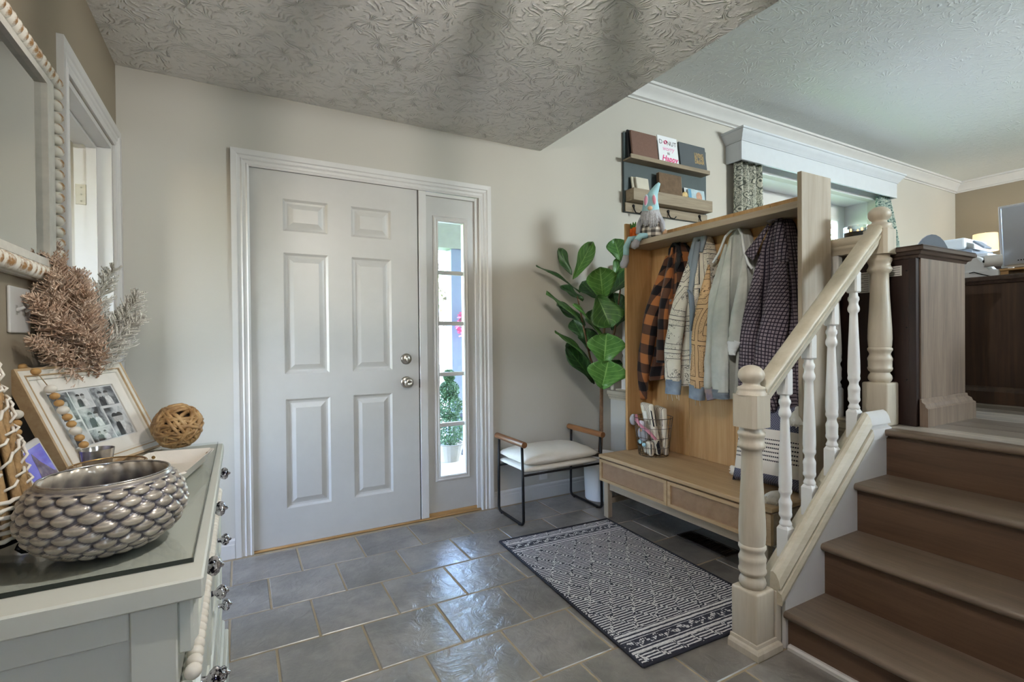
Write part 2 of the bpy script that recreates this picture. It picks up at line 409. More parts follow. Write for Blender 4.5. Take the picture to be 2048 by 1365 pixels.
# casings
KP = [(0, 0), (0, .010), (.010, .0135), (.016, .0095), (.028, .0105), (.034, .0145), (.041, .0105), (.052, .0125), (.058, .0175), (.084, .019), (.084, 0)]
def casing(name, *a, label, **k):
    return struct(name, mitre_frame(NB(), *a, **k), M_white, label=label, cat='trim')
casing('trim_1', 0.004, 1.322, 0, 2.03, KP, 'Y', 0.0, label='white fluted casing around the entry door and sidelight')
casing('trim_2', -.785, -.085, 0, 2.015, KP, 'X', LW, label='white casing around the left doorway')
# jamb linings
jb = NB(); wall_holes(jb, -.02, 1.345, 0, 2.055, [(-.004, 1.322, -.1, 2.036)], 0.0, .15, 'Y'); struct('trim_3', jb, M_white, label='white jamb lining of the entry door', cat='trim')
jb = NB(); wall_holes(jb, -.775, -.095, 0, 2.01, [(-.755, -.115, -.1, 1.99)], LW-.13, LW+.001, 'X'); lj = struct('trim_4', jb, M_white, label='white jamb lining of the left doorway', cat='trim')
obj('door_stop', box(NB(), (LW-.085, -.128, 0), (LW-.05, -.115, 1.99)), M_white, lj)
obj('door_stop', box(NB(), (LW-.085, -.755, 1.977), (LW-.05, -.128, 1.99)), M_white, lj)
M_hinge = plain('brushed_nickel', '#b8b2a6', .32, 1.0, var=.08, scale=40)
hb = NB(); box(hb, (LW-.125, -.1185, 1.725), (LW-.088, -.1150, 1.815), .004); hg = obj('hinge', hb, plain('pale_steel_hinge', '#c6bfb1', .4, .25), lj)
for z in (1.735, 1.765, 1.795):
    b = NB(); cyl(b, (LW-.105, -.1185, z+.005), (LW-.105, -.1195, z+.005), .004, 8); obj('screw', b, M_hinge, hg)

# ---- entry door
M_gap = plain('dark_weatherstrip', '#241c18', .8)
d1 = thing('door_1', 'white six panel entry door with nickel knob', 'door', (.457, .03, 0), kind='structure')
bm = NB(); wall_holes(bm, .001, .911, .012, 2.03, [], .004, .048, 'Y')
PAN = [(.163, .392, 1.712, 1.885), (.519, .748, 1.712, 1.885), (.163, .392, .937, 1.594), (.519, .748, .937, 1.594), (.165, .394, .208, .80), (.520, .746, .208, .80)]
bm.free(); bm = NB(); wall_holes(bm, .001, .911, .012, 2.03, PAN, .004, .048, 'Y'); obj('door_leaf', bm, M_door, d1)
for (a, b, c, d) in PAN:
    bm = NB()
    # sunk sticking then raised field
    pr = [(0, .0), (.012, .010), (.022, .0115), (.030, .0095), (.050, .0015)]
    rings = [[bm.verts.new((x, .0035+h, z)) for x, z in ((a+o, c+o), (b-o, c+o), (b-o, d-o), (a+o, d-o))] for o, h in pr]
    for r0, r1 in zip(rings, rings[1:]):
        for i in range(4): bm.faces.new((r0[i], r0[(i+1) % 4], r1[(i+1) % 4], r1[i]))
    bm.faces.new(rings[-1])
    back = [bm.verts.new((v.co.x, .04, v.co.z)) for v in rings[0]]
    for i in range(4): bm.faces.new((rings[0][i], rings[0][(i+1) % 4], back[(i+1) % 4], back[i]))
    bm.faces.new(back)
    obj('panel', bm, M_door, d1)
for z in (1.815, 1.03, .235):
    b = NB(); cyl(b, (-.006, .000, z-.045), (-.006, .000, z+.045), .0075, 10); h = obj('hinge', b, M_hinge, d1, smooth=True, auto=40)
    b = NB(); box(b, (-.006, .0, z-.044), (.002, .006, z+.044)); obj('hinge_leaf', b, M_hinge, h)
M_nickel = plain('satin_nickel', '#b9b3a9', .28, 1.0, var=.05, scale=30)
b = NB(); lathe(b, [(0, 0), (.034, 0), (.034, .006), (.028, .011), (.014, .013), (.012, .030), (.020, .036), (.0285, .046), (.0295, .056), (.025, .066), (.014, .070), (.010, .068), (0, .068)], seg=24, cap=False)
xf(b, Matrix.Translation((.832, .004, .86)) @ Matrix.Rotation(pi/2, 4, 'X')); obj('door_knob', b, M_nickel, d1, smooth=True, auto=50)
b = NB(); lathe(b, [(0, 0), (.033, 0), (.032, .008), (.024, .015), (.012, .018), (0, .018)], seg=24, cap=False); box(b, (-.006, -.018, .016), (.006, .018, .030), .003)
xf(b, Matrix.Translation((.833, .004, 1.0)) @ Matrix.Rotation(pi/2, 4, 'X')); obj('deadbolt', b, M_nickel, d1, smooth=True, auto=40)
b = NB(); box(b, (.912, .002, .82), (.918, .010, .875), .002); obj('strike_plate', b, M_gap, d1)
# dark gap behind door edges and post between door and sidelight
b = NB(); box(b, (-.004, .05, .0), (.917, .10, 2.036)); obj('weatherstrip', b, M_gap, d1)
struct('trim_5', box(NB(), (.9185, -.002, .012), (.967, .09, 2.036), .002), M_white, label='white post between door and sidelight', cat='trim')
M_oak = wood('oak_threshold', '#7d5f3c', '#a58154', '#c29c6a', 'X', .5)
struct('trim_6', box(NB(), (.0, -.006, -.001), (1.322, .12, .011), .003), M_oak, label='worn oak threshold under the entry door', cat='threshold')

# ---- sidelight
def thin_glass(name, tint=(1, 1, 1, 1), rough=.02, base=.04):
    t = NT(name); lw = t.n('ShaderNodeLayerWeight'); lw.inputs['Blend'].default_value = .5
    f = t.math('MULTIPLY_ADD', t.math('POWER', lw.outputs['Facing'], 5.0), .9, base)
    tr = t.n('ShaderNodeBsdfTransparent'); tr.inputs[0].default_value = tint; gl = t.n('ShaderNodeBsdfGlossy'); gl.inputs['Roughness'].default_value = rough
    mx = t.n('ShaderNodeMixShader'); t.l(f, mx.inputs[0]); t.l(tr.outputs[0], mx.inputs[1]); t.l(gl.outputs[0], mx.inputs[2]); t.l(mx.outputs[0], t.out.inputs[0]); return t.m
M_glass = thin_glass('clear_window_glass')
w1 = thing('window_1', 'narrow sidelight window with five panes beside the door', 'window', (1.14, .03, 0), kind='structure')
bm = NB(); wall_holes(bm, .967, 1.322, .03, 2.02, [(1.045, 1.223, .25, 1.86)], .018, .06, 'Y'); obj('sidelight_panel', bm, M_door, w1)
bm = NB(); box(bm, (1.297, .004, .012), (1.322, .018, 2.03), .002); obj('side_strip', bm, M_white, w1)
bm = NB(); box(bm, (.967, .004, 2.008), (1.297, .018, 2.03), .002); obj('head_strip', bm, M_white, w1)
WP = [(-.002, -.02), (-.002, .006), (.006, .010), (.012, .006), (.022, .009), (.030, .005), (.034, 0)]
bm = NB(); mitre_frame(bm, 1.047, 1.221, .252, 1.858, WP, 'Y', .018, sides='ALL'); obj('window_frame', bm, M_white, w1)
for i in range(1, 5):
    z = .25+1.61*i/5; bm = NB(); box(bm, (1.045, .024, z-.013), (1.223, .046, z+.013), .004); obj('muntin', bm, M_white, w1)
for i in range(5):
    z0 = .25+1.61*i/5+.012; z1 = .25+1.61*(i+1)/5-.012; bm = NB(); box(bm, (1.046, .033, z0), (1.222, .037, z1)); obj('pane', bm, M_glass, w1)
bm = NB(); box(bm, (.967, .012, .010), (1.322, .06, .030)); obj('sill', bm, M_oak, w1)

# ---- bay window of the office
w2 = thing('window_2', 'boxed white bay window of the office behind the coat rack', 'window', (5.15, .2, 1.45), kind='structure')
bm = NB(); box(bm, (3.89, .15, 2.67), (6.48, .50, 2.72)); obj('bay_head', bm, M_white, w2)
bm = NB(); box(bm, (3.89, -.02, 1.40), (6.48, .50, 1.45), .004); obj('bay_seat', bm, M_white, w2)
bm = NB(); box(bm, (3.89, .15, 1.45), (3.95, .50, 2.67)); obj('bay_side', bm, M_white, w2)
bm = NB(); box(bm, (6.42, .15, 1.45), (6.48, .50, 2.67)); obj('bay_side', bm, M_white, w2)
bm = NB(); wall_holes(bm, 3.95, 6.42, 1.45, 2.67, [(4.06, 5.13, 1.55, 2.53), (5.24, 6.31, 1.55, 2.53)], .40, .45, 'Y'); obj('window_frame', bm, M_white, w2)
for (a, b2) in ((4.06, 5.13), (5.24, 6.31)):
    bm = NB(); mitre_frame(bm, a+.05, b2-.05, 1.60, 2.48, [(0, -.03), (0, .006), (.02, .012), (.05, .004), (.05, -.03)], 'Y', .40, sides='ALL'); sh = obj('sash', bm, M_white, w2)
    bm = NB(); box(bm, (a+.04, .42, 1.59), (b2-.04, .424, 2.49)); obj('pane', bm, M_glass, sh)
    bm = NB(); box(bm, (a+.04, .405, 2.03), (b2-.04, .425, 2.055), .003); obj('muntin', bm, M_white, sh)
casing('trim_7', 4.02, 6.35, 1.45, 2.63, [(0, 0), (0, .012), (.02, .016), (.07, .014), (.07, 0)], 'Y', 0.0, label='white casing around the bay window', sides='LTR')
# ------------------------------------------------------------------ staircase
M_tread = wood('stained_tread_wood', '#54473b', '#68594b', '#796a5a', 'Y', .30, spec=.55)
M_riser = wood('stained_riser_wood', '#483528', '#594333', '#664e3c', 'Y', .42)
M_cream = wood('pickled_maple', '#aea391', '#bcb19f', '#c8bfaf', 'Z', .42, stretch=10)
M_creamX = wood('pickled_maple_rail', '#aba08b', '#bab09c', '#c6bdac', 'X', .42, stretch=10)
M_creamY = wood('pickled_maple_landing', '#aba08b', '#bab09c', '#c6bdac', 'Y', .42, stretch=10)
M_bal = plain('white_baluster_paint', '#dcdad7', .4, var=.02)
st = thing('staircase', 'four step staircase of dark stained wood up to the office', 'stairs', (2.0, -2.6, 0))
RXs = [1.662, 1.894, 2.126, 2.358]; TZ = [.137, .331, .524, UF]
YN = -3.40
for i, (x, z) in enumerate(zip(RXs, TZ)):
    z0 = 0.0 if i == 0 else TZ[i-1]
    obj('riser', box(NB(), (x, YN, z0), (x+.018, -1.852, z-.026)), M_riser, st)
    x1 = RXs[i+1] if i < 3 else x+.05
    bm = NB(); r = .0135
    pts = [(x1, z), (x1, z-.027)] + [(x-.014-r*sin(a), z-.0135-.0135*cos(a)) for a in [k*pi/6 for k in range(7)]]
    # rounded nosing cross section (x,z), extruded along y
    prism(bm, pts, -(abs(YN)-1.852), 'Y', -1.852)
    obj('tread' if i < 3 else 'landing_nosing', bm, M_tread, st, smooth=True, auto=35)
obj('stair_carcass', prism(NB(), [(1.68, 0), (1.68, .10), (1.91, .10), (1.91, .30), (2.143, .30), (2.143, .49), (2.37, .49), (2.37, 0)], -1.5, 'Y', -1.86), M_riser, st)
bm = NB(); prism(bm, [(1.645, 0), (1.645, .012), (1.652, .018), (1.662, .018), (1.662, 0)], -1.5, 'Y', -1.86); obj('shoe_moulding', bm, M_white, st)
# skirt board against the railing
SL = .835
def zs(x): return .27+SL*(x-1.75)
bm = NB(); prism(bm, [(1.648, 0), (1.648, zs(1.648)+.004), (2.262, zs(2.262)+.004), (2.395, zs(2.262)+.004), (2.395, 0)], -.014, 'Y', -1.8385); obj('skirt_board', bm, M_white, st)

# ------------------------------------------------------------------ railing
rl = thing('stair_railing', 'pickled maple stair railing with white turned balusters', 'railing', (2.0, -1.785, 0))
def slope_sweep(prof, x0, x1, z0, s, ends=True):
    "cross section (y,dz) carried along +x on a slope"
    bm = NB(); a = [bm.verts.new((x0, y, z0+d)) for y, d in prof]; b = [bm.verts.new((x1, y, z0+s*(x1-x0)+d)) for y, d in prof]
    n = len(prof); bm.faces.new(a[::-1]); bm.faces.new(b)
    for i in range(n): bm.faces.new((a[i], a[(i+1) % n], b[(i+1) % n], b[i]))
    return bm
MP = [(-1.8382, 0), (-1.857, .0), (-1.860, .018), (-1.855, .040), (-1.842, .046), (-1.842, .054), (-1.853, .058), (-1.846, .086), (-1.836, .104), (-1.824, .112), (-1.814, .108), (-1.812, .0)]
obj('stringer_moulding', slope_sweep(MP, 1.62, 2.245, zs(1.62), SL), M_creamX, rl)
zt = zs(2.245)
bm = NB(); a = [bm.verts.new((2.245, y, zt+d)) for y, d in MP]; b = [bm.verts.new((2.395, y, zt+d)) for y, d in MP]
bm.faces.new(a[::-1]); bm.faces.new(b)
for i in range(len(MP)): bm.faces.new((a[i], a[(i+1) % len(MP)], b[(i+1) % len(MP)], b[i]))
obj('top_moulding', bm, M_white, rl, smooth=True, auto=30)
obj('stringer_end', box(NB(), (1.615, -1.8375, 0), (1.6475, -1.815, zs(1.64)+.03), .002), M_cream, rl)
def zf(x): return .292+SL*(x-1.75)
bm = NB(); prism(bm, [(1.615, 0), (1.615, zf(1.615)), (2.29, zf(2.29)), (2.405, zf(2.29)), (2.405, 0)], -.068, 'Y', -1.7455); obj('stringer', bm, M_creamX, rl)
bm = slope_sweep([(-1.744, 0), (-1.725, 0), (-1.728, .05), (-1.737, .068), (-1.745, .075)], 1.62, 2.27, zf(1.62)-.085, SL); obj('back_moulding', bm, M_creamX, rl)

def hrail(yc):
    half = [(.0, 0), (.014, -.0015), (.025, -.007), (.032, -.016), (.0335, -.026), (.030, -.036), (.0265, -.042), (.030, -.048), (.0285, -.058), (.022, -.066), (.022, -.082)]
    return [(yc-u, v) for u, v in half] + [(yc+u, v) for u, v in half[::-1][:-1]]
obj('handrail', slope_sweep(hrail(-1.785), 1.602, 2.412, .945, .815), M_creamX, rl, smooth=True, auto=40)

def newel(cx, cy, z0, zb, zt, ztop, first=True):
    "square foot z0..zb, turning to zt, square block to ztop-0.1, ball"
    nw = None
    s = .0515
    bm = NB(); box(bm, (cx-s, cy-s, z0), (cx+s, cy+s, zb+.014), .009, 3)
    # lamb's tongue top: lathe cap intersecting
    nw = obj('newel_post', bm, M_cream, rl, smooth=True, auto=30)
    L = zt-zb; a = zb+.013
    P = [(.036, 0), (.043, .010), (.0455, .020), (.043, .032), (.038, .040), (.036, .046), (.043, .054), (.0465, .062), (.0465, .068), (.044, .072), (.0445, .098), (.046, .104), (.0465, .112), (.043, .120), (.039, .132), (.042, .142), (.0465, .150), (.0465, .158), (.042, .164)]
    prof = [(r, a+z*.95) for r, z in P]
    lo = prof[-1][1]; hi = zt-.085
    for k, r in ((.02, .0435), (.12, .0455), (.25, .0445), (.45, .041), (.7, .0365), (.9, .0345), (1.0, .034)): prof.append((r, lo+(hi-lo)*k))
    T = [(.040, .006), (.0465, .014), (.047, .022), (.042, .030), (.0395, .040), (.043, .050), (.047, .058), (.046, .066), (.038, .074), (.038, .09)]
    prof += [(r, hi+z) for r, z in T]
    bm = NB(); lathe(bm, prof, cx, cy, 32); obj('turning', bm, M_cream, nw, smooth=True, auto=50)
    # upper block with chamfered corners
    bt = ztop-.105; c = .012; q = .0485
    pts = [(cx-q+c, cy-q), (cx+q-c, cy-q), (cx+q, cy-q+c), (cx+q, cy+q-c), (cx+q-c, cy+q), (cx-q+c, cy+q), (cx-q, cy+q-c), (cx-q, cy-q+c)]
    bm = NB(); prism(bm, pts, bt-zt, 'Z', zt); obj('block', bm, M_cream, nw)
    bm = NB(); lathe(bm, [(.052, bt-.002), (.050, bt+.004), (.047, bt+.011), (.045, bt+.016), (.047, bt+.020), (.045, bt+.026), (.032, bt+.030), (.028, bt+.036)] +
          [(.0445*cos(t), ztop-.036+.036*sin(t)) for t in [-.85+k*(.85+pi/2)/9 for k in range(9)]] + [(.0001, ztop)], cx, cy, 32, cap=False)
    obj('ball_cap', bm, M_cream, nw, smooth=True, auto=60)
    return nw
n1 = newel(1.56, -1.785, 0.0, .205, .795, 1.017)
bm = NB(); sweep(bm, [(0, 0), (.018, 0), (.018, .022), (.013, .03), (.006, .034), (.004, .044), (0, .046)], [(1.5085, -1.7335, 0), (1.5085, -1.8365, 0), (1.6115, -1.8365, 0), (1.6115, -1.7335, 0)], closed=False); obj('base_trim', bm, M_cream, n1)
n2 = newel(2.455, -1.785, UF, .895, 1.475, 1.69)

BPF = [(.014, 0), (.0215, .010), (.022, .016), (.0165, .028), (.0165, .034), (.0225, .044), (.0230, .052), (.0215, .056), (.0220, .085), (.0230, .090), (.0225, .098), (.0170, .112), (.0170, .122), (.0230, .134), (.0230, .142), (.0215, .147), (.0232, .165), (.0225, .21), (.0205, .27), (.0175, .34), (.0155, .40), (.0148, .415), (.0205, .423), (.0222, .431), (.0215, .440), (.0170, .452), (.0170, .462), (.0215, .473), (.0205, .482), (.0165, .488), (.0150, .505)]
def baluster(cx, cy, z0, hb, ztop, parent, slope=0.0):
    s = .0215; bm = NB()
    b = [bm.verts.new((cx+dx, cy+dy, z0+slope*dx)) for dx, dy in ((-s, -s), (s, -s), (s, s), (-s, s))]; t = [bm.verts.new((cx+dx, cy+dy, z0+hb)) for dx, dy in ((-s, -s), (s, -s), (s, s), (-s, s))]
    u = [bm.verts.new((cx+dx*.72, cy+dy*.72, z0+hb+.012)) for dx, dy in ((-s, -s), (s, -s), (s, s), (-s, s))]
    bm.faces.new(b[::-1]); bm.faces.new(u)
    for A, B in ((b, t), (t, u)):
        for i in range(4): bm.faces.new((A[i], A[(i+1) % 4], B[(i+1) % 4], B[i]))
    o = obj('baluster', bm, M_bal, parent)
    bm = NB(); lathe(bm, [(r, z0+hb+.004+z) for r, z in BPF], cx, cy, 20); obj('turning', bm, M_bal, o, smooth=True, auto=50)
    zq = z0+hb+.505; bm = NB(); box(bm, (cx-s, cy-s, zq), (cx+s, cy+s, max(ztop, zq+.02)), .006); obj('square_top', bm, M_bal, o)
    return o
for x in (1.757, 1.914, 2.072, 2.240):
    baluster(x, -1.785, zf(x), .092, .945+.815*(x-1.602)-.074, rl, SL)

# ------------------------------------------------------------------ railing of the landing
lr = thing('landing_railing', 'pickled maple railing along the landing behind the coat rack', 'railing', (2.455, -.9, UF))
prof = hrail(0.0)
bm = NB(); a = [bm.verts.new((2.455+y, -1.738, 1.578+d)) for y, d in prof]; b = [bm.verts.new((2.455+y, -.002, 1.578+d)) for y, d in prof]
bm.faces.new(a); bm.faces.new(b[::-1])
for i in range(len(prof)): bm.faces.new((a[i], a[(i+1) % len(prof)], b[(i+1) % len(prof)], b[i]))
obj('handrail', bm, M_creamY, lr, smooth=True, auto=40)
for k in range(9):
    y = -1.60+.185*k
    if y > -.06: break
    baluster(2.455, y, UF+.012, .13, 1.50, lr)
obj('shoe_rail', box(NB(), (2.425, -1.733, UF-.001), (2.485, -.04, UF+.012), .003), M_creamY, lr)
# small half newel at the wall and the cap of the knee wall
bm = NB(); box(bm, (2.41, -.036, UF-.034), (2.50, -.0005, 1.66), .003); obj('half_newel', bm, M_cream, lr)
bm = NB(); sweep(bm, [(0, 0), (.012, 0), (.016, .014), (.024, .022), (.024, .034), (.034, .040), (.034, .066), (0, .066)], [(KX-.0005, -.002, UF-.066), (KX-.0005, -1.73, UF-.066)]); struct('trim_8', bm, M_creamY, label='cream cap moulding on the low wall', cat='trim')
# ------------------------------------------------------------------ coat rack bench
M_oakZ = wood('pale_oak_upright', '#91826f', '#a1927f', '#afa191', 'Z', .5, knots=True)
M_amb = wood('warm_lit_oak_board', '#a17a4c', '#b48d5e', '#c3a074', 'Z', .5, knots=True); M_benchY = wood('warm_lit_oak_bench', '#a18663', '#b49874', '#c2a987', 'Y', .45)  # same oak; warm bounce light is painted into these amber tones
M_oakY = wood('pale_oak_horizontal', '#91826f', '#a1927f', '#afa191', 'Y', .5)
def cane_mat():
    t = NT('woven_cane'); v = t.coords()
    x, y, z = t.sep(v)
    a = t.math('SINE', t.math('MULTIPLY', y, 2*pi/.0052)); b = t.math('SINE', t.math('MULTIPLY', z, 2*pi/.0052))
    f = t.math('MULTIPLY_ADD', t.math('MULTIPLY', a, b), .5, .5)
    n = t.noise(v, 25, 3)
    col = t.ramp(t.math('MULTIPLY_ADD', n, .35, t.math('MULTIPLY', f, .65)), [(.2, srgb('#75583f')), (.5, srgb('#9b7a5e')), (.8, srgb('#b99d80'))])
    t.set(col=col, rough=.6); t.bump(f, .5, .003); return t.m
M_cane = cane_mat()
M_black = plain('black_iron', '#1d1c1e', .45, .6, var=.1)
RB = 2.372; YF, YL = -1.625, -.470     # near and far ends
rk = thing('coat_rack_bench', 'pale oak hall tree with cane drawers holding the coats', 'hall tree', (2.14, -1.05, 0))
obj('bench_top', box(NB(), (1.915, YF, .365), (RB, YL, .386), .003), M_benchY, rk)
obj('case', box(NB(), (1.936, YF+.004, .222), (RB, YL-.004, .358), .002), M_oakY, rk)
for y0, y1 in ((-1.032, YL-.006), (YF+.006, -1.038)):
    bm = NB(); wall_holes(bm, y0, y1, .224, .357, [(y0+.020, y1-.020, .241, .340)], 1.917, 1.9355, 'X'); dr = obj('drawer', bm, M_benchY, rk)
    obj('cane_panel', box(NB(), (1.927, y0+.019, .240), (1.933, y1-.019, .341)), M_cane, dr)
for x in (1.932, 2.318):
    for y in (-.518, -1.575):
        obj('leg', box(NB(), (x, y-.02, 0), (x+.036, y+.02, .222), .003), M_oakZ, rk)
obj('apron', box(NB(), (1.944, -1.556, .172), (1.962, -.538, .222), .002), M_oakY, rk)
obj('apron', box(NB(), (2.325, -1.556, .172), (2.343, -.538, .222), .002), M_oakY, rk)
for y in (-.518, -1.575): obj('stretcher', box(NB(), (1.968, y-.012, .085), (2.318, y+.012, .118), .002), M_oakY, rk)
for y0 in (YL-.02, YF):
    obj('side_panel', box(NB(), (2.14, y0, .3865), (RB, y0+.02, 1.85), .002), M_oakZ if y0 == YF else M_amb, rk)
ybs = [YF+.0205, -1.335, -1.12, -.80, YL-.0205]
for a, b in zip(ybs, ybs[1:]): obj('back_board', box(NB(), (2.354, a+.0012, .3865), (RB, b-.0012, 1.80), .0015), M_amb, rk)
obj('shelf', box(NB(), (2.146, YF+.0205, 1.692), (2.3535, YL-.0205, 1.724), .002), M_oakY, rk)
obj('shelf_rail', box(NB(), (2.330, YF+.0205, 1.7245), (2.3535, YL-.0205, 1.765), .002), M_oakY, rk)
HOOKS = (-.757, -.945, -1.185, -1.416)
for y in HOOKS:
    bm = NB(); tube(bm, [(2.353, y, 1.645), (2.335, y, 1.64), (2.315, y, 1.645), (2.305, y, 1.66), (2.305, y, 1.672)], .005, 8); obj('hook', bm, M_black, rk, smooth=True)

# ------------------------------------------------------------------ garments
def uvmesh(name, grid, uvs, mat, parent, closed_u=False, sub=0, thick=0.0, local=False):
    "grid[i][j] of points with uv; one smooth sheet"
    bm = bmesh.new(); uvl = bm.loops.layers.uv.new('UVMap'); V = [[bm.verts.new(p) for p in row] for row in grid]
    n, m = len(grid), len(grid[0])
    for i in range(n-1):
        for j in range(m if closed_u else m-1):
            j2 = (j+1) % m; f = bm.faces.new((V[i][j], V[i][j2], V[i+1][j2], V[i+1][j])); f.smooth = True
            cs = [uvs[i][j], uvs[i][j2] if j2 else (uvs[i][m-1][0]+(uvs[i][1][0]-uvs[i][0][0]), uvs[i][0][1]), None, uvs[i+1][j]]
            cs[2] = uvs[i+1][j2] if j2 else (uvs[i+1][m-1][0]+(uvs[i+1][1][0]-uvs[i+1][0][0]), uvs[i+1][0][1])
            for lp, c in zip(f.loops, cs): lp[uvl].uv = c
    if closed_u:
        for ring in (V[0], V[-1]):
            f = bm.faces.new(ring)
    o = obj(name, bm, mat, parent, smooth=True, local=local, sub=sub)
    if thick:
        md = o.modifiers.new('thickness', 'SOLIDIFY'); md.thickness = thick; md.offset = 0
    return o
def lerp_levels(L, t):
    "L: list of (z, yl, yr, depth, foldamp); t by index position"
    k = t*(len(L)-1); i = min(int(k), len(L)-2); f = k-i; f = f*f*(3-2*f)*.5+f*.5
    return [a+(b-a)*f for a, b in zip(L[i], L[i+1])]
def garment(name, label, cat, levels, mat, folds=5, seed=0, xb=2.350, wob=.6, rows=40, cols=60):
    rnd = random.Random(seed); g = thing(name, label, cat, (2.3, (levels[0][1]+levels[0][2])/2, levels[0][0]), group=None)
    ph = [rnd.uniform(0, 6.28) for _ in range(4)]
    Wm = max(abs(l[2]-l[1]) for l in levels)
    grid, uvs = [], []
    for i in range(rows):
        t = i/(rows-1); z, yl, yr, dp, fa = lerp_levels(levels, t)
        row, uv = [], []
        for j in range(cols):
            s = j/cols
            if s < .72:
                q = s/.72; ang = pi*q
                y = yl+(yr-yl)*(.5-.5*cos(ang)*(1-.0))
                base = (dp+.012)*sin(ang)**.55
                fold = 1.7*fa*(sin(2*pi*folds*q+ph[0]+wob*sin(3*t+ph[1]))*.7+.4*sin(2*pi*(folds*1.7)*q+ph[2]+2*t))*sin(ang)**.5
                x = xb-base-fold-.004*mnoise.noise((y*9, z*7, seed))
                zz = z + .012*sin(7*q+ph[3])*t
                u = q*Wm*1.25
            else:
                q = (s-.72)/.28; y = yr+(yl-yr)*q; x = xb; zz = z; u = Wm*1.25*(1+q)
            row.append((x, y, zz)); uv.append((u, z))
        grid.append(row); uvs.append(uv)
    uvmesh('body', grid, uvs, mat, g, closed_u=True)
    return g
def ctube(name, pts, rads, mat, parent, flat=.75, seg=18, seed=0, crumple=.006, uscale=1.0, v0=0.0):
    "cloth tube with creases along its length"
    P = [Vector(p) for p in pts]; n = 34; k = len(P)
    def samp(A, t):
        q = t*(k-1); i = min(int(q), k-2); f = q-i
        a0 = A[max(i-1, 0)]; a1 = A[i]; a2 = A[i+1]; a3 = A[min(i+2, k-1)]
        return .5*((2*a1)+(a2-a0)*f+(2*a0-5*a1+4*a2-a3)*f*f+(3*a1-a0-3*a2+a3)*f**3)
    grid, uvs = [], []; L = 0; last = None
    for i in range(n):
        t = i/(n-1); c = samp(P, t); r = samp(list(rads), t); d = samp(P, min(t+.02, 1))-samp(P, max(t-.02, 0)); d.normalize()
        s = d.cross(Vector((1, 0, 0))); s.normalize(); f = s.cross(d).normalized()
        if last is not None: L += (c-last).length
        last = c; row, uv = [], []
        for j in range(seg):
            a = 2*pi*j/seg; w = 1+.14*sin(3*a+seed+1.3*t)+.10*sin(2*a+seed*2)
            w += crumple/r*.9*mnoise.noise((cos(a)*2+seed, sin(a)*2, t*9))
            row.append(c+s*(r*cos(a)*w)+f*(r*flat*sin(a)*w)); uv.append((a*r*uscale+seed*.037, v0-L))
        grid.append(row); uvs.append(uv)
    return uvmesh(name, grid, uvs, mat, parent, closed_u=True)

def uvnode(t, scale=1.0, rot=0.0):
    tc = t.n('ShaderNodeUVMap'); mp = t.n('ShaderNodeMapping'); mp.inputs['Scale'].default_value = (scale, scale, scale); mp.inputs['Rotation'].default_value = (0, 0, rot); t.l(tc.outputs[0], mp.inputs[0]); return mp.outputs[0]
def weave(t, v, s=900, amt=.25):
    x, y, z = t.sep(v); return t.math('MULTIPLY', t.math('SINE', t.math('MULTIPLY', x, s)), t.math('SINE', t.math('MULTIPLY', y, s)))
def buffalo():
    t = NT('orange_buffalo_flannel'); v = uvnode(t); x, y, z = t.sep(v); p = .125
    a = t.math('LESS_THAN', t.math('FRACT', t.math('DIVIDE', t.math('ADD', x, 10), p)), .5); b = t.math('LESS_THAN', t.math('FRACT', t.math('DIVIDE', t.math('ADD', y, 10), p)), .5)
    both = t.math('MULTIPLY', a, b); any_ = t.math('MAXIMUM', a, b)
    c = t.mix(any_, srgb('#a5683c'), srgb('#573b2e')); c = t.mix(both, c, srgb('#17151a'))
    c = t.mix(t.math('MULTIPLY', t.math('MULTIPLY_ADD', weave(t, v), .5, .5), .25), c, srgb('#2a1c16'))
    t.set(col=c, rough=.9, spec=.15, sheen=.15); t.bump(t.noise(v, 420, 2), .3, .002); return t.m
def bandana(name, base, ink, ang=0.0, off=0.0):
    t = NT(name); v0 = uvnode(t, 1.0, ang); ad = t.n('ShaderNodeVectorMath', operation='ADD'); t.l(v0, ad.inputs[0]); ad.inputs[1].default_value = (off, off*.7, 0); v = ad.outputs[0]
    x, y, z = t.sep(v); p = .20
    fx = t.math('FRACT', t.math('DIVIDE', t.math('ADD', x, 10), p)); fy = t.math('FRACT', t.math('DIVIDE', t.math('ADD', y, 10), p))
    ex = t.math('ABSOLUTE', t.math('SUBTRACT', fx, .5)); ey = t.math('ABSOLUTE', t.math('SUBTRACT', fy, .5)); e = t.math('MAXIMUM', ex, ey)
    line1 = t.math('COMPARE', e, .44, .008); line2 = t.math('COMPARE', e, .28, .007)
    sw = t.wave(v, 13, 11, 3, 3.0, typ='RINGS', dirn='Z'); ink1 = t.math('COMPARE', sw, .5, .085)
    vo = t.voro(v, 55); dots = t.math('COMPARE', vo, .38, .06)
    band = t.math('MULTIPLY', t.math('GREATER_THAN', e, .29), t.math('LESS_THAN', e, .43))
    f = t.math('MAXIMUM', t.math('MULTIPLY', band, ink1), t.math('MAXIMUM', line1, line2))
    inner = t.math('LESS_THAN', e, .27); g = t.math('GREATER_THAN', t.noise(v, 14, 2), .5)
    f = t.math('MAXIMUM', f, t.math('MULTIPLY', t.math('MULTIPLY', inner, g), t.math('MAXIMUM', ink1, t.math('MULTIPLY', dots, .9))))
    c = t.mix(f, t.ramp(t.noise(v, 18, 3), [(.3, srgb(base)), (.75, tuple(min(1, q*1.12) for q in srgb(base)[:3]))]), srgb(ink))
    t.set(col=c, rough=.9, spec=.15); t.bump(t.noise(v, 500, 2), .25, .002); return t.m
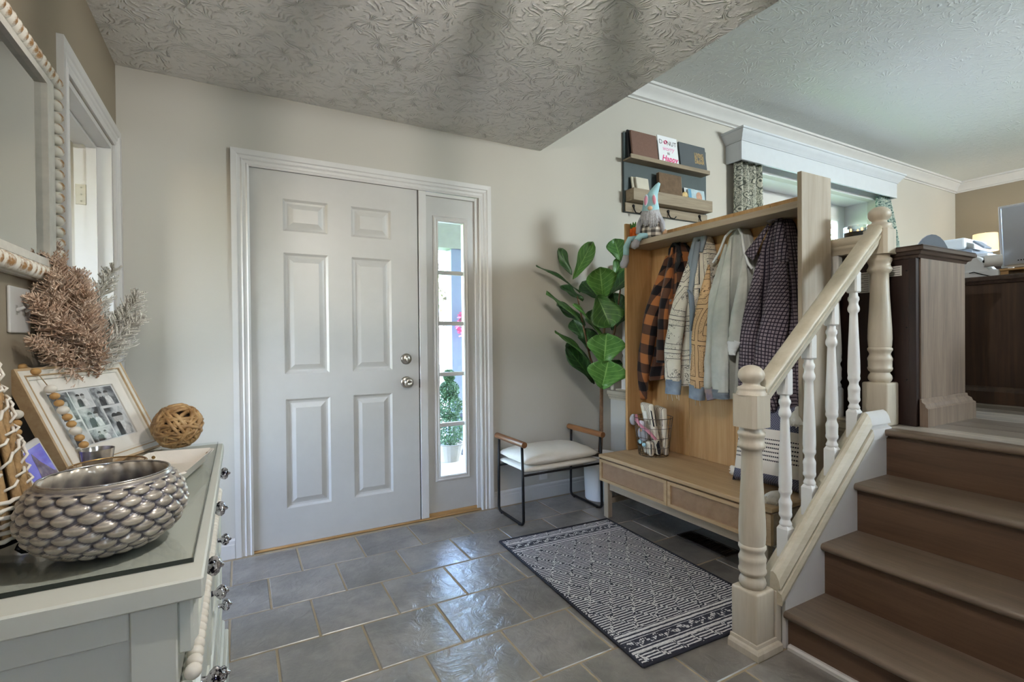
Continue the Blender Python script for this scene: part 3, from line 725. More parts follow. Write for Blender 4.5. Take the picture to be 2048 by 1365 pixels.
def denim(name, c0, c1):
    t = NT(name); v = uvnode(t); tw = t.math('SINE', t.math('MULTIPLY', t.math('ADD', *t.sep(v)[:2]), 2600))
    c = t.ramp(t.noise(v, 9, 4, .6), [(.3, srgb(c0)), (.7, srgb(c1))]); c = t.mix(t.math('MULTIPLY_ADD', tw, .06, .06), c, srgb('#6d7885'))
    t.set(col=c, rough=.88, spec=.15); t.bump(t.math('MULTIPLY_ADD', t.noise(v, 60, 4), .7, t.math('MULTIPLY', tw, .2)), .35, .003); return t.m
def checks():
    t = NT('navy_check_flannel'); v = uvnode(t); x, y, z = t.sep(v); p = .0175
    a = t.math('LESS_THAN', t.math('FRACT', t.math('DIVIDE', t.math('ADD', x, 10), p)), .28); b = t.math('LESS_THAN', t.math('FRACT', t.math('DIVIDE', t.math('ADD', y, 10), p)), .28)
    c = t.ramp(t.noise(v, 60, 3), [(.3, srgb('#6f6672')), (.7, srgb('#8f8288'))])
    c = t.mix(t.math('MULTIPLY', t.math('MAXIMUM', a, b), .93), c, srgb('#1b1724')); t.set(col=c, rough=.92, spec=.12); t.bump(t.noise(v, 300, 3), .4, .003); return t.m
M_buf, M_chk = buffalo(), checks()
M_band, M_band2 = bandana('cream_bandana_cotton', '#cfc8ba', '#23242c'), bandana('tan_bandana_cotton', '#c4a27c', '#2c2018', 0, .06)
M_denL, M_denB, M_denG = denim('bleached_denim', '#b4b8b2', '#cfd0ca'), denim('blue_denim_cuff', '#647081', '#93a0b0'), denim('grey_denim_collar', '#6f7884', '#98a1aa')
M_fleece = plain('white_fleece', '#dfe2e4', .95, bump=.6, bscale=250)

def tuber(name, pts, r, mat, parent, seg=8, flat=1.0):
    bm = NB(); tube(bm, pts, r, seg, flat=flat); return obj(name, bm, mat, parent, smooth=True)
def patch(name, pts, mat, parent, thick=.006):
    "small cloth flap through 4 corners with subdivision; pts (a,b,c,d)"
    A, B, Cc, D = [Vector(p) for p in pts]; n = 7; grid, uv = [], []
    for i in range(n):
        row, ru = [], []
        for j in range(n):
            s, q = j/(n-1), i/(n-1); p = (A*(1-s)+B*s)*(1-q)+(D*(1-s)+Cc*s)*q
            p.x -= .010*sin(pi*s)*sin(pi*q); row.append(p); ru.append((p.y, p.z))
        grid.append(row); uv.append(ru)
    return uvmesh(name, grid, uv, mat, parent, thick=thick)

g1 = garment('flannel_shirt', 'orange and black buffalo plaid flannel shirt hanging leftmost on the rack', 'shirt',
    [(1.690, -.735, -.790, .030, .002), (1.665, -.715, -.82, .055, .006), (1.60, -.69, -.86, .075, .012), (1.45, -.645, -.92, .085, .016), (1.25, -.60, -.93, .09, .018), (1.05, -.56, -.90, .095, .020), (.90, -.53, -.84, .095, .022), (.85, -.525, -.825, .09, .022)], M_buf, 5, 11)
ctube('sleeve', [(2.285, -.70, 1.62), (2.255, -.625, 1.33), (2.25, -.56, 1.06), (2.255, -.515, .86), (2.27, -.50, .715)], [.008, .050, .055, .045, .030], M_buf, g1, seed=2)
ctube('sleeve', [(2.26, -.765, 1.66), (2.235, -.735, 1.36), (2.225, -.715, 1.12), (2.225, -.705, .96)], [.006, .044, .046, .042], M_buf, g1, seed=5)
patch('collar', [(2.325, -.715, 1.69), (2.30, -.79, 1.692), (2.225, -.86, 1.56), (2.25, -.80, 1.50)], plain('black_shirt_lining', '#17161a', .9), g1)
tuber('collar_edge', [(2.30, -.70, 1.60), (2.29, -.72, 1.66), (2.285, -.755, 1.692), (2.27, -.80, 1.66), (2.262, -.83, 1.60)], .010, plain('black_shirt_lining', '#17161a', .9), g1)
patch('chest_pocket', [(2.228, -.76, 1.345), (2.228, -.85, 1.345), (2.225, -.85, 1.21), (2.225, -.765, 1.20)], M_buf, g1, .008)
bm = NB(); sphere(bm, (2.214, -.79, 1.335), .008, 10, 6, (.4, 1, 1)); obj('button', bm, plain('slate_button', '#55555c', .4), g1, smooth=True)

g2 = garment('bandana_jacket', 'cream and tan bandana print jacket with frayed denim cuffs', 'jacket',
    [(1.697, -.915, -.985, .035, .002), (1.66, -.90, -1.0, .06, .006), (1.55, -.875, -1.03, .08, .010), (1.40, -.845, -1.065, .09, .014), (1.25, -.825, -1.075, .095, .015), (1.05, -.81, -1.075, .10, .015), (.86, -.80, -1.06, .10, .016), (.835, -.80, -1.055, .095, .016)], M_band, 4, 21)
s = ctube('sleeve', [(2.28, -.90, 1.62), (2.235, -.838, 1.30), (2.225, -.80, 1.06), (2.225, -.795, .855)], [.006, .044, .050, .046], M_band, g2, seed=1)
ctube('cuff', [(2.225, -.795, .862), (2.225, -.795, .775)], [.048, .047], M_denB, s, seed=1, crumple=.002)
s = ctube('sleeve', [(2.26, -1.03, 1.52), (2.215, -1.03, 1.22), (2.21, -1.01, 1.0), (2.21, -.995, .83)], [.006, .048, .048, .044], M_band2, g2, seed=3)
ctube('cuff', [(2.21, -.995, .842), (2.21, -.985, .765)], [.046, .044], M_denB, s, seed=3, crumple=.002)
tuber('collar', [(2.27, -.91, 1.42), (2.262, -.905, 1.58), (2.275, -.93, 1.685), (2.29, -.96, 1.698), (2.275, -.985, 1.68), (2.262, -.975, 1.60)], [.012, .022, .02, .02, .022, .012], M_denG, g2, 10, .6)
tuber('placket', [(2.26, -.955, 1.66), (2.235, -.945, 1.50), (2.225, -.93, 1.38), (2.222, -.945, 1.26), (2.22, -.94, 1.05), (2.22, -.935, .88)], [.02, .022, .016, .018, .014, .012], M_denG, g2, 10, .55)
tuber('placket_edge', [(2.213, -.925, 1.385), (2.206, -.955, 1.35), (2.206, -.965, 1.27), (2.208, -.95, 1.15)], [.008, .014, .014, .006], M_denB, g2, 10, .6)
M_thread = plain('frayed_thread', '#dcd8cf', .9)
for k in range(9):
    y = -.76-.03*k+random.uniform(-.006, .006)
    if -.855 > y > -.95: continue
    tuber('frayed_thread', [(2.215, y, .772), (2.212, y-.006+random.uniform(-.01, .01), .772-random.uniform(.02, .07))], .0012, M_thread, g2, 5)

g3 = garment('denim_shirt', 'bleached pale denim shirt with white fleece hood edge, third on the rack', 'shirt',
    [(1.697, -1.150, -1.220, .035, .002), (1.66, -1.135, -1.24, .06, .005), (1.55, -1.11, -1.275, .08, .010), (1.40, -1.085, -1.30, .09, .014), (1.2, -1.07, -1.305, .095, .016), (1.0, -1.06, -1.30, .10, .016), (.85, -1.055, -1.29, .10, .018), (.79, -1.055, -1.285, .095, .018)], M_denL, 4, 33)
s = ctube('sleeve', [(2.275, -1.13, 1.62), (2.225, -1.088, 1.28), (2.22, -1.06, 1.04), (2.225, -1.05, .83)], [.005, .038, .042, .036], M_denL, g3, seed=4)
ctube('cuff', [(2.225, -1.055, .835), (2.225, -1.075, .77)], [.030, .030], M_buf if 0 else denim('plaid_lined_cuff', '#6a6a8c', '#b8a08c'), s, seed=2, crumple=.002)
s = ctube('sleeve', [(2.265, -1.255, 1.58), (2.215, -1.255, 1.24), (2.205, -1.24, 1.09)], [.005, .040, .038], M_denL, g3, seed=6)
ctube('cuff', [(2.205, -1.24, 1.10), (2.203, -1.225, 1.06), (2.203, -1.22, 1.02)], [.040, .03, .018], M_fleece, s, seed=2, crumple=.006)
ctube('fold', [(2.25, -1.18, 1.64), (2.205, -1.16, 1.28), (2.20, -1.15, 1.02), (2.20, -1.155, .82)], [.005, .042, .050, .046], M_denL, g3, seed=8)
ctube('cuff', [(2.20, -1.155, .835), (2.20, -1.155, .785)], [.046, .042], M_denG, g3, seed=9, crumple=.006)
tuber('fleece_edge', [(2.25, -1.065, 1.525), (2.262, -1.095, 1.575), (2.27, -1.13, 1.66), (2.285, -1.165, 1.695), (2.285, -1.20, 1.697), (2.268, -1.235, 1.65), (2.25, -1.26, 1.56), (2.24, -1.29, 1.49), (2.235, -1.315, 1.46)], .007, M_fleece, g3)

g4 = garment('checked_overshirt', 'dark navy checked flannel overshirt nearest the stairs', 'shirt',
    [(1.700, -1.385, -1.450, .035, .002), (1.665, -1.365, -1.475, .07, .006), (1.55, -1.335, -1.505, .095, .012), (1.40, -1.315, -1.53, .10, .016), (1.2, -1.295, -1.55, .105, .020), (1.0, -1.28, -1.56, .11, .022), (.85, -1.285, -1.565, .11, .024), (.70, -1.30, -1.57, .10, .024)], M_chk, 6, 41)
patch('collar', [(2.262, -1.385, 1.675), (2.245, -1.40, 1.66), (2.23, -1.325, 1.50), (2.245, -1.265, 1.545)], M_chk, g4)
patch('collar', [(2.262, -1.42, 1.695), (2.27, -1.455, 1.69), (2.232, -1.512, 1.47), (2.222, -1.445, 1.475)], M_chk, g4, .008)
tuber('collar_fold', [(2.27, -1.385, 1.69), (2.265, -1.40, 1.703), (2.26, -1.42, 1.705), (2.262, -1.435, 1.695)], .018, M_chk, g4)
ctube('sleeve', [(2.265, -1.46, 1.62), (2.205, -1.455, 1.24), (2.195, -1.42, .98), (2.20, -1.40, .76)], [.008, .056, .060, .050], M_chk, g4, seed=7)
ctube('sleeve', [(2.27, -1.36, 1.60), (2.225, -1.325, 1.22), (2.22, -1.305, .98), (2.225, -1.30, .78)], [.006, .042, .046, .042], M_chk, g4, seed=3)

# ------------------------------------------------------------------ pillow on the bench
def pillow_mat():
    t = NT('navy_striped_pillow_cotton'); tc = t.n('ShaderNodeTexCoord'); x, y, z = t.sep(tc.outputs['Object'])
    # local: y across, z up (0..0.42)
    navy = t.math('MAXIMUM', t.math('GREATER_THAN', z, .065), t.math('LESS_THAN', z, -.145))
    k = t.math('MULTIPLY', t.math('SINE', t.math('MULTIPLY', y, 2*pi/.010)), t.math('SINE', t.math('MULTIPLY', z, 2*pi/.011)))
    nv = t.ramp(k, [(.45, srgb('#565a70')), (.6, srgb('#3c4058')), (.9, srgb('#cfd0d8'))])
    band = t.math('MULTIPLY', t.math('GREATER_THAN', z, -.085), t.math('LESS_THAN', z, .02))
    st = t.math('LESS_THAN', t.math('FRACT', t.math('DIVIDE', t.math('ADD', z, 1.0), .0195)), .36)
    ds = t.math('LESS_THAN', t.math('FRACT', t.math('DIVIDE', t.math('ADD', y, 1.0), .0085)), .72)
    fr = t.math('LESS_THAN', x, -.012)
    c = t.mix(t.math('MULTIPLY', band, t.math('MULTIPLY', fr, t.math('MULTIPLY', st, ds))), srgb('#e3ddd6'), srgb('#33333c'))
    c = t.mix(t.math('MULTIPLY', navy, t.math('LESS_THAN', x, .015)), c, nv)
    t.set(col=c, rough=.9, spec=.15); t.bump(t.noise(tc.outputs['Object'], 300, 2), .3, .002); return t.m
def pillow_mesh(w, h, d, n=18):
    bm = NB(); V = {}
    for side in (-1, 1):
        for i in range(n+1):
            for j in range(n+1):
                u, v = 2*i/n-1, 2*j/n-1
                if side == 1 and (i in (0, n) or j in (0, n)): V[side, i, j] = V[-1, i, j]; continue
                e = (1-u**4)*(1-v**4); pin = 1-.10*(abs(u*v)**2)*0; k = 1-.07*(1-u*u)*(abs(v)**3)-.0
                k2 = 1-.07*(1-v*v)*(abs(u)**3)
                V[side, i, j] = bm.verts.new((side*d/2*max(e, 0)**.55+.004*mnoise.noise((u*3, v*3, side)), u*w/2*k2, v*h/2*k))
    for side in (-1, 1):
        for i in range(n):
            for j in range(n):
                bm.faces.new((V[side, i, j], V[side, i+1, j], V[side, i+1, j+1], V[side, i, j+1]))
    return bm
M_tass = plain('ivory_tassel_cotton', '#efeae2', .95, bump=.6, bscale=220)
pl = thing('throw_pillow', 'navy and cream striped throw pillow with tassels on the bench', 'pillow', (2.205, -1.415, .3865))
PM = Matrix.Translation((2.215, -1.428, .3865+.205)) @ Matrix.Rotation(radians(10), 4, 'Z') @ Matrix.Rotation(radians(14), 4, 'Y')
o = obj('cushion', pillow_mesh(.345, .415, .15), pillow_mat(), smooth=True); o.parent = pl; o.matrix_parent_inverse = WM[pl.name].inverted(); o.matrix_basis = PM
def tassel(c, d, L, parent, r=.017):
    c = Vector(c); d = Vector(d).normalized()
    bm = NB(); sphere(bm, c, r*.62, 10, 8); o = obj('tassel', bm, M_tass, parent, smooth=True)
    bm = NB(); side = d.cross(Vector((.3, .2, 1))).normalized(); up = side.cross(d)
    tube(bm, [c+d*(.3*r), c+d*.02, c+d*(L*.6), c+d*L], [r*.5, r*.95, r*1.5, r*1.75], 14)
    for v in bm.verts: v.co += Vector((mnoise.noise(v.co*90), mnoise.noise(v.co*90+Vector((5, 0, 0))), 0))*.004
    obj('skirt', bm, M_tass, o, smooth=True)
    for k in range(9):
        a = 2*pi*k/9; p = c+d*(L*.85)+(side*cos(a)+up*sin(a))*r*1.3
        tuber('strand', [p, p+d*(L*.28)+Vector((random.uniform(-.004, .004),)*3)], .0026, M_tass, o, 5)
tassel((2.17, -1.585, .785), (-.35, -.12, -1), .075, pl, .021)
tassel((2.255, -1.245, .412), (-.35, .85, -.12), .06, pl, .016)
tassel((2.06, -1.565, .415), (-.95, -.25, -.10), .10, pl, .019)

# ------------------------------------------------------------------ wire basket and contents
BX, BY, BZ = 2.19, -.665, .3865
M_wire = plain('aged_steel_wire', '#6d665f', .4, .8, var=.15)
bk = thing('wire_basket', 'round wire basket of towels on the coat rack bench', 'basket', (BX, BY, BZ))
def brad(z): return .087+(.116-.087)*(z/.235)
for z in (.003, .055, .115, .175, .235):
    bm = NB(); tube(bm, [(BX+brad(z)*cos(a), BY+brad(z)*sin(a), BZ+.002+z) for a in [2*pi*k/40 for k in range(40)]], .0023 if z > .2 else .0016, 6, closed=True); obj('ring_wire', bm, M_wire, bk, smooth=True)
bm = NB(); tube(bm, [(0, 0, 0), (brad(.235)-brad(0), 0, .232)], .0014, 5)
bmesh.ops.translate(bm, verts=bm.verts[:], vec=(brad(0), 0, 0)); w0 = obj('wire', bm, M_wire, bk, local=True, smooth=True); w0.location = (0, 0, .003)
for k in range(1, 20):
    c = w0.copy(); C.objects.link(c); c.parent = bk; c.rotation_euler = (0, 0, 2*pi*k/20)
for k in range(4):
    a = pi*k/4; bm = NB(); tube(bm, [(BX-brad(0)*cos(a), BY-brad(0)*sin(a), BZ+.005), (BX+brad(0)*cos(a), BY+brad(0)*sin(a), BZ+.005)], .0013, 5); obj('base_wire', bm, M_wire, bk)
def towel_mat():
    t = NT('striped_tea_towel'); v = t.coords(); x, y, z = t.sep(v)
    st = t.math('LESS_THAN', t.math('FRACT', t.math('DIVIDE', t.math('ADD', y, 1.0), .0165)), .27)
    reg = t.math('GREATER_THAN', t.noise(v, 9, 1), .40)
    c = t.mix(t.math('MULTIPLY', st, reg), srgb('#ddd3c2'), srgb('#2b2a31')); t.set(col=c, rough=.95, spec=.1); t.bump(t.noise(v, 400, 2), .4, .002); return t.m
M_towel = towel_mat()
def folded(name, label, c, size, rot, group):
    bm = NB(); box(bm, (-size[0]/2, -size[1]/2, 0), (size[0]/2, size[1]/2, size[2]), min(size[0], size[1])*.42, 4)
    for v in bm.verts: v.co += Vector((mnoise.noise(v.co*18), mnoise.noise(v.co*18+Vector((3, 1, 0))), mnoise.noise(v.co*14+Vector((0, 7, 0)))))*.006
    o = obj(name, bm, M_towel, smooth=True); o.location = c; o.rotation_euler = rot; tag(o, label, 'towel', group); return o
folded('tea_towel', 'folded cream tea towel with black stripes standing tallest in the basket', (BX+.005, BY-.012, BZ+.012), (.036, .118, .315), (radians(-3), radians(-9), radians(-14)), 'tea towels in the wire basket')
folded('tea_towel', 'folded cream tea towel leaning behind the tallest in the basket', (BX+.050, BY-.030, BZ+.012), (.034, .105, .295), (radians(4), radians(-6), radians(-14)), 'tea towels in the wire basket')
folded('tea_towel', 'short striped tea towel bundled low at the basket front', (BX-.034, BY+.004, BZ+.008), (.034, .11, .085), (0, radians(-6), radians(-20)), 'tea towels in the wire basket')
tg = obj('price_tag', box(NB(), (-.0008, -.022, -.03), (.0008, .022, .03), .0005), plain('white_card', '#e8e4dc', .7)); tg.location = (BX-.048, BY+.020, BZ+.245); tg.rotation_euler = (0, radians(-9), radians(-14)); tag(tg, 'small cream card tag hanging on the tallest tea towel', 'tag')
M_plush = plain('grey_plush', '#a9a7ad', .95, bump=.8, bscale=160); M_pink = plain('pink_felt', '#d58fa2', .9); M_skin = plain('peach_felt', '#d9b393', .9); M_aqua = plain('aqua_felt', '#a5cdd6', .9, bump=.3, bscale=200)
pg = thing('plush_gnome', 'small grey plush gnome with pink ribbon inside the basket', 'plush toy', (BX-.078, BY+.02, BZ+.10))
bm = NB(); sphere(bm, (BX-.066, BY+.020, BZ+.135), .040, 16, 12, (.5, 1.05, 1.15)); obj('body', bm, M_plush, pg, smooth=True)
bm = NB(); sphere(bm, (BX-.084, BY+.020, BZ+.158), .010, 10, 8); obj('nose', bm, M_skin, pg, smooth=True)
bm = NB(); sphere(bm, (BX-.070, BY+.028, BZ+.195), .030, 14, 10, (.5, 1, .7)); obj('cap', bm, plain('lilac_felt', '#d9cfd8', .9), pg, smooth=True)
tuber('ribbon', [(BX-.060, BY+.085, BZ+.245), (BX-.085, BY+.055, BZ+.215), (BX-.09, BY+.01, BZ+.185), (BX-.085, BY-.04, BZ+.165), (BX-.062, BY-.085, BZ+.115)], [.008, .011, .010, .012, .009], M_pink, pg, 8, .35)
for dy, dz in ((.035, .085), (.0, .070)):
    bm = NB(); sphere(bm, (BX-.076, BY+dy, BZ+dz), .017, 12, 8, (.6, 1, .8)); obj('shoe', bm, M_aqua, pg, smooth=True)
bm = NB(); sphere(bm, (BX-.045, BY+.128, BZ+.205), .030, 12, 10, (.8, .8, 1.2)); po = obj('plush_mitten', bm, M_plush, smooth=True); tag(po, 'grey plush mitten hanging over the left basket rim', 'plush toy')

# ------------------------------------------------------------------ gnome on the shelf
gx, gy, gz = 2.215, -.632, 1.7245
gn = thing('shelf_gnome', 'plush gnome with aqua bunny hat sitting on the rack shelf', 'plush toy', (gx, gy, gz))
def plaid_small():
    t = NT('grey_buffalo_felt'); v = t.coords(); x, y, z = t.sep(v); p = .034
    a = t.math('LESS_THAN', t.math('FRACT', t.math('DIVIDE', t.math('ADD', y, 10), p)), .5); b = t.math('LESS_THAN', t.math('FRACT', t.math('DIVIDE', t.math('ADD', z, 10), p)), .5)
    c = t.mix(t.math('MAXIMUM', a, b), srgb('#e2dbd0'), srgb('#8d857d')); c = t.mix(t.math('MULTIPLY', a, b), c, srgb('#4c4845')); t.set(col=c, rough=.95, spec=.1); return t.m
M_gpl = plaid_small()
GM = Matrix.Translation((gx, gy, gz)) @ Matrix.Rotation(radians(42), 4, 'Z') @ Matrix.Diagonal((.9, .82, 1, 1))     # local -x faces the room
def gobj(name, bm, mat, parent, **k): xf(bm, GM); return obj(name, bm, mat, parent, smooth=True, **k)
bm = NB(); lathe(bm, [(.070, .002), (.084, .018), (.082, .055), (.070, .11), (.055, .155), (.03, .175)], 0, 0, 24, sx=.66); gobj('body', bm, M_gpl, gn)
bm = NB(); tube(bm, [(0, 0, .150), (0, 0, .180), (0, -.001, .215), (0, -.008, .255), (0, -.026, .295), (0, -.050, .330), (0, -.066, .352)], [.062, .066, .060, .047, .032, .019, .009], 20)
for v in bm.verts: v.co += v.co.normalized()*.005*mnoise.noise(v.co*34)
gobj('hat', bm, M_aqua, gn)
for sgn, tl in ((1, .10), (-1, -.16)):
    M = Matrix.Translation((-.058, .030*sgn, .238)) @ Matrix.Rotation(tl, 4, 'X') @ Matrix.Rotation(radians(14), 4, 'Y')
    bm = NB(); sphere(bm, (0, 0, 0), 1, 14, 10, (.009, .017, .040)); xf(bm, M); e = gobj('ear', bm, plain('pale_aqua_felt', '#c9d9dc', .9), gn)
    bm = NB(); sphere(bm, (-.006, 0, -.004), 1, 12, 8, (.008, .0125, .032)); xf(bm, M); gobj('inner_ear', bm, M_pink, e)
bm = NB(); sphere(bm, (-.066, 0, .186), .016, 14, 10, (.8, 1.15, .85)); gobj('nose', bm, M_skin, gn)
M_beard = plain('grey_beard_fibre', '#b5b3b6', .95, var=.15, scale=90, bump=1.0, bscale=180)
bm = NB(); rndb = random.Random(4)
for k in range(80):
    u = rndb.uniform(-1, 1); L = .115*(1-.30*abs(u))+rndb.uniform(-.015, .02); x0 = -.056*sqrt(max(.05, 1-u*u*.8))
    tube(bm, [(x0+.012, u*.050, .188), (x0-.012, u*.066, .150), (x0-.018+rndb.uniform(-.006, .004), u*.076+rndb.uniform(-.01, .01), .188-L)], [.009, .0105, .002], 6)
gobj('beard', bm, M_beard, gn, kind='stuff')
for sgn in (1, -1):
    bm = NB(); tube(bm, [(-.010, .060*sgn, .145), (-.022, .084*sgn, .095), (-.030, .094*sgn, .040)], [.018, .021, .016], 10); gobj('arm', bm, M_plush, gn)
bm = NB(); sphere(bm, (-.028, -.104, .040), .017, 12, 10); gobj('hand', bm, M_skin, gn)
for pts, foot in (([(gx-.05, gy+.065, gz+.018), (2.128, gy+.095, gz+.016), (2.116, gy+.115, gz-.03), (2.118, gy+.12, gz-.085)], [(2.118, gy+.12, gz-.080), (2.114, gy+.122, gz-.12), (2.102, gy+.128, gz-.148), (2.088, gy+.132, gz-.158)]),
                  ([(gx-.05, gy-.01, gz+.020), (2.126, gy-.005, gz+.018), (2.112, gy+.015, gz-.010)], [(2.114, gy+.012, gz-.004), (2.108, gy+.026, gz-.035), (2.100, gy+.036, gz-.056)])):
    bm = NB(); tube(bm, pts, .019, 12); lg = obj('leg', bm, M_aqua, gn, smooth=True)
    bm = NB(); tube(bm, foot, [.018, .024, .026, .012][:len(foot)] if len(foot) == 4 else [.019, .026, .012], 12); obj('shoe', bm, M_plush, lg, smooth=True)
M_orange = plain('orange_felt', '#d9641f', .9, var=.12, bump=.3, bscale=120); M_green = plain('green_felt', '#4a7a3a', .9)
ca = thing('felt_carrots', 'bunch of orange felt carrots beside the shelf gnome', 'carrot toy', (2.19, -.506, gz))
for dy, h in ((.0, .098), (.023, .094)):
    bm = NB(); tube(bm, [(2.185, -.517+dy, gz+.002), (2.185, -.517+dy, gz+.03), (2.185, -.517+dy*1.1, gz+.07), (2.185, -.517+dy*1.1, gz+h)], [.007, .013, .0155, .013], 12); cr = obj('carrot', bm, M_orange, ca, smooth=True)
    for k in range(4):
        a = k*1.6; bm = NB(); tube(bm, [(2.185, -.517+dy, gz+h-.002), (2.185+.006*cos(a), -.517+dy+.008*sin(a), gz+h+.018), (2.185+.010*cos(a), -.517+dy+.013*sin(a), gz+h+.035)], [.004, .006, .002], 6); obj('leaf', bm, M_green, cr, smooth=True)
bm = NB(); tube(bm, [(2.185+.017*cos(a), -.5055+.030*sin(a), gz+.066) for a in [2*pi*k/20 for k in range(20)]], .0022, 6, closed=True); obj('tie', bm, M_orange, ca, smooth=True)
# ------------------------------------------------------------------ small stool with arm bars
M_walnut = wood('walnut_arm', '#5b3a22', '#7a5032', '#96683f', 'Y', .4)
M_linen = plain('white_linen', '#e4dfd6', .9, var=.03, bump=.5, bscale=260)
so = thing('arm_stool', 'small white cushioned stool with black metal frame by the fig tree', 'stool', (1.705, -.24, 0))
for x, y0, y1 in ((1.408, -.402, -.085), (1.994, -.402, -.06)):
    r = .03
    pts = [(x, y0+.012, .485), (x, y0+.003, .25)]
    pts += [(x, y0+r-r*cos(a), .009+r-r*sin(a)) for a in [k*pi/2/5 for k in range(6)]]
    pts += [(x, y1-r+r*sin(a), .009+r-r*cos(a)) for a in [k*pi/2/5 for k in range(6)]]
    pts += [(x, y1-.003, .25), (x, y1-.012, .485)]
    bm = NB(); tube(bm, pts, .0085, 10); fr = obj('leg_frame', bm, M_black, so, smooth=True)
    for yy in (y0+.045, y1-.045):
        bm = NB(); cyl(bm, (x, yy, 0.0005), (x, yy, .012), .010, 10); obj('foot', bm, M_black, fr)
    bm = NB(); tube(bm, [(x, y0-.018, .489), (x, y1+.018, .489)], .0185, 20); obj('arm_bar', bm, M_walnut, so, smooth=True, auto=40)
bm = NB(); tube(bm, [(1.408, -.392, .300), (1.994, -.392, .300)], .007, 8); obj('seat_rail', bm, M_black, so, smooth=True)
bm = NB(); tube(bm, [(1.408, -.09, .300), (1.994, -.07, .300)], .007, 8); obj('seat_rail', bm, M_black, so, smooth=True)
def cushion(name, a, b, bulge, parent, mat, n=20, r=.035):
    bm = NB(); x0, y0, z0 = a; x1, y1, z1 = b; V = {}
    for s in (0, 1):
        for i in range(n+1):
            for j in range(n+1):
                u, v = 2*i/n-1, 2*j/n-1; e = ((1-abs(u)**6)*(1-abs(v)**6))**.5
                zc = (z0+z1)/2; h = (z1-z0)/2
                if s == 1 and (i in (0, n) or j in (0, n)): V[s, i, j] = V[0, i, j]; continue
                q = 1-.02*(v*v)*(1-u*u)*0
                z = zc+(h*e+(bulge if s else .003)*e*(1-.5*u*u)*(1-.5*v*v))*(1 if s else -1)+.003*mnoise.noise((u*4, v*4, s))
                V[s, i, j] = bm.verts.new((x0+(x1-x0)*(u*(1-.015*(1-v*v)*0)+1)/2, y0+(y1-y0)*(v+1)/2, z))
    for s in (0, 1):
        for i in range(n):
            for j in range(n): bm.faces.new((V[s, i, j], V[s, i+1, j], V[s, i+1, j+1], V[s, i, j+1]))
    return obj(name, bm, mat, parent, smooth=True)
cushion('seat_pad', (1.419, -.40, .307), (1.983, -.05, .347), 0, so, M_linen)
cushion('cushion', (1.422, -.405, .345), (1.980, -.045, .400), .030, so, M_linen)

# ------------------------------------------------------------------ fiddle leaf fig
LEAVES = [((1.977, -0.22, 1.431), (1.705, -0.12, 1.602), 0.075, 62, 0), ((1.944, -0.16, 1.547), (1.904, -0.08, 1.733), 0.07, -35, 0), ((1.93, -0.2, 1.515), (2.119, -0.16, 1.773), 0.1, 25, 2), ((2.125, -0.27, 1.384), (2.046, -0.34, 1.581), 0.17, 0, 2), ((2.053, -0.3, 1.4), (2.113, -0.36, 1.19), 0.2, -8, 1), ((2.193, -0.24, 1.404), (2.429, -0.26, 1.599), 0.13, -25, 0), ((2.347, -0.2, 1.664), (2.327, -0.16, 1.82), 0.13, 0, 1), ((2.288, -0.18, 1.546), (2.374, -0.2, 1.683), 0.09, 10, 1), ((1.974, -0.26, 1.208), (1.709, -0.22, 1.409), 0.085, 58, 1), ((2.014, -0.22, 1.201), (1.853, -0.12, 1.344), 0.11, 40, 0), ((2.1, -0.3, 1.12), (1.854, -0.32, 1.331), 0.075, 60, 2), ((2.079, -0.33, 0.945), (2.064, -0.38, 1.14), 0.21, 4, 2), ((2.062, -0.33, 0.783), (2.061, -0.4, 0.962), 0.22, 14, 2), ((2.03, -0.26, 0.955), (1.766, -0.24, 1.157), 0.085, 60, 1), ((2.09, -0.22, 0.798), (1.896, -0.16, 1.064), 0.14, 30, 0), ((2.36, -0.18, 1.237), (2.331, -0.14, 1.428), 0.13, -10, 0), ((2.305, -0.24, 0.937), (2.154, -0.28, 0.895), 0.1, -20, 1), ((2.041, -0.16, 1.373), (1.925, -0.06, 1.476), 0.09, 40, 0), ((2.039, -0.16, 1.113), (2.014, -0.08, 1.241), 0.1, 0, 0), ((2.181, -0.14, 1.395), (2.114, -0.06, 1.512), 0.12, 10, 0), ((2.114, -0.14, 1.022), (2.146, -0.06, 1.172), 0.12, 0, 0), ((2.29, -0.16, 1.17), (2.414, -0.12, 1.326), 0.12, 0, 0), ((2.178, -0.14, 1.154), (2.185, -0.08, 1.307), 0.12, 10, 0)]
def leaf_mat(name, c0, c1, vein):
    t = NT(name); v = uvnode(t); x, y, z = t.sep(v); au = t.math('ABSOLUTE', x)
    mid = t.math('LESS_THAN', au, .035)
    q = t.math('FRACT', t.math('SUBTRACT', t.math('MULTIPLY', y, 6.0), t.math('MULTIPLY', au, 1.6))); vn = t.math('LESS_THAN', t.math('ABSOLUTE', t.math('SUBTRACT', q, .5)), .035)
    c = t.ramp(t.noise(v, 3, 3), [(.3, srgb(c0)), (.7, srgb(c1))]); c = t.mix(t.math('MULTIPLY', t.math('MAXIMUM', mid, vn), .75), c, srgb(vein))
    t.set(col=c, rough=.38, spec=.5); t.bump(t.math('MULTIPLY', t.math('MAXIMUM', mid, vn), -1.0), .25, .004); return t.m
M_leaf = [leaf_mat('fig_leaf_dark', '#1f3d20', '#335c2c', '#5a8347'), leaf_mat('fig_leaf_mid', '#335a29', '#4a7836', '#7ba55a'), leaf_mat('fig_leaf_bright', '#40702f', '#5b8c40', '#90b86a')]
M_bark = plain('fig_bark', '#6b4f38', .85, var=.25, scale=60, bump=.8, bscale=90); M_pot = plain('white_ceramic_pot', '#e6e6e6', .35, var=.02); M_soil = plain('dark_soil', '#2c241d', .95)
ft = thing('fiddle_leaf_fig', 'fiddle leaf fig tree in a white pot beside the stool', 'potted plant', (2.135, -.21, 0))
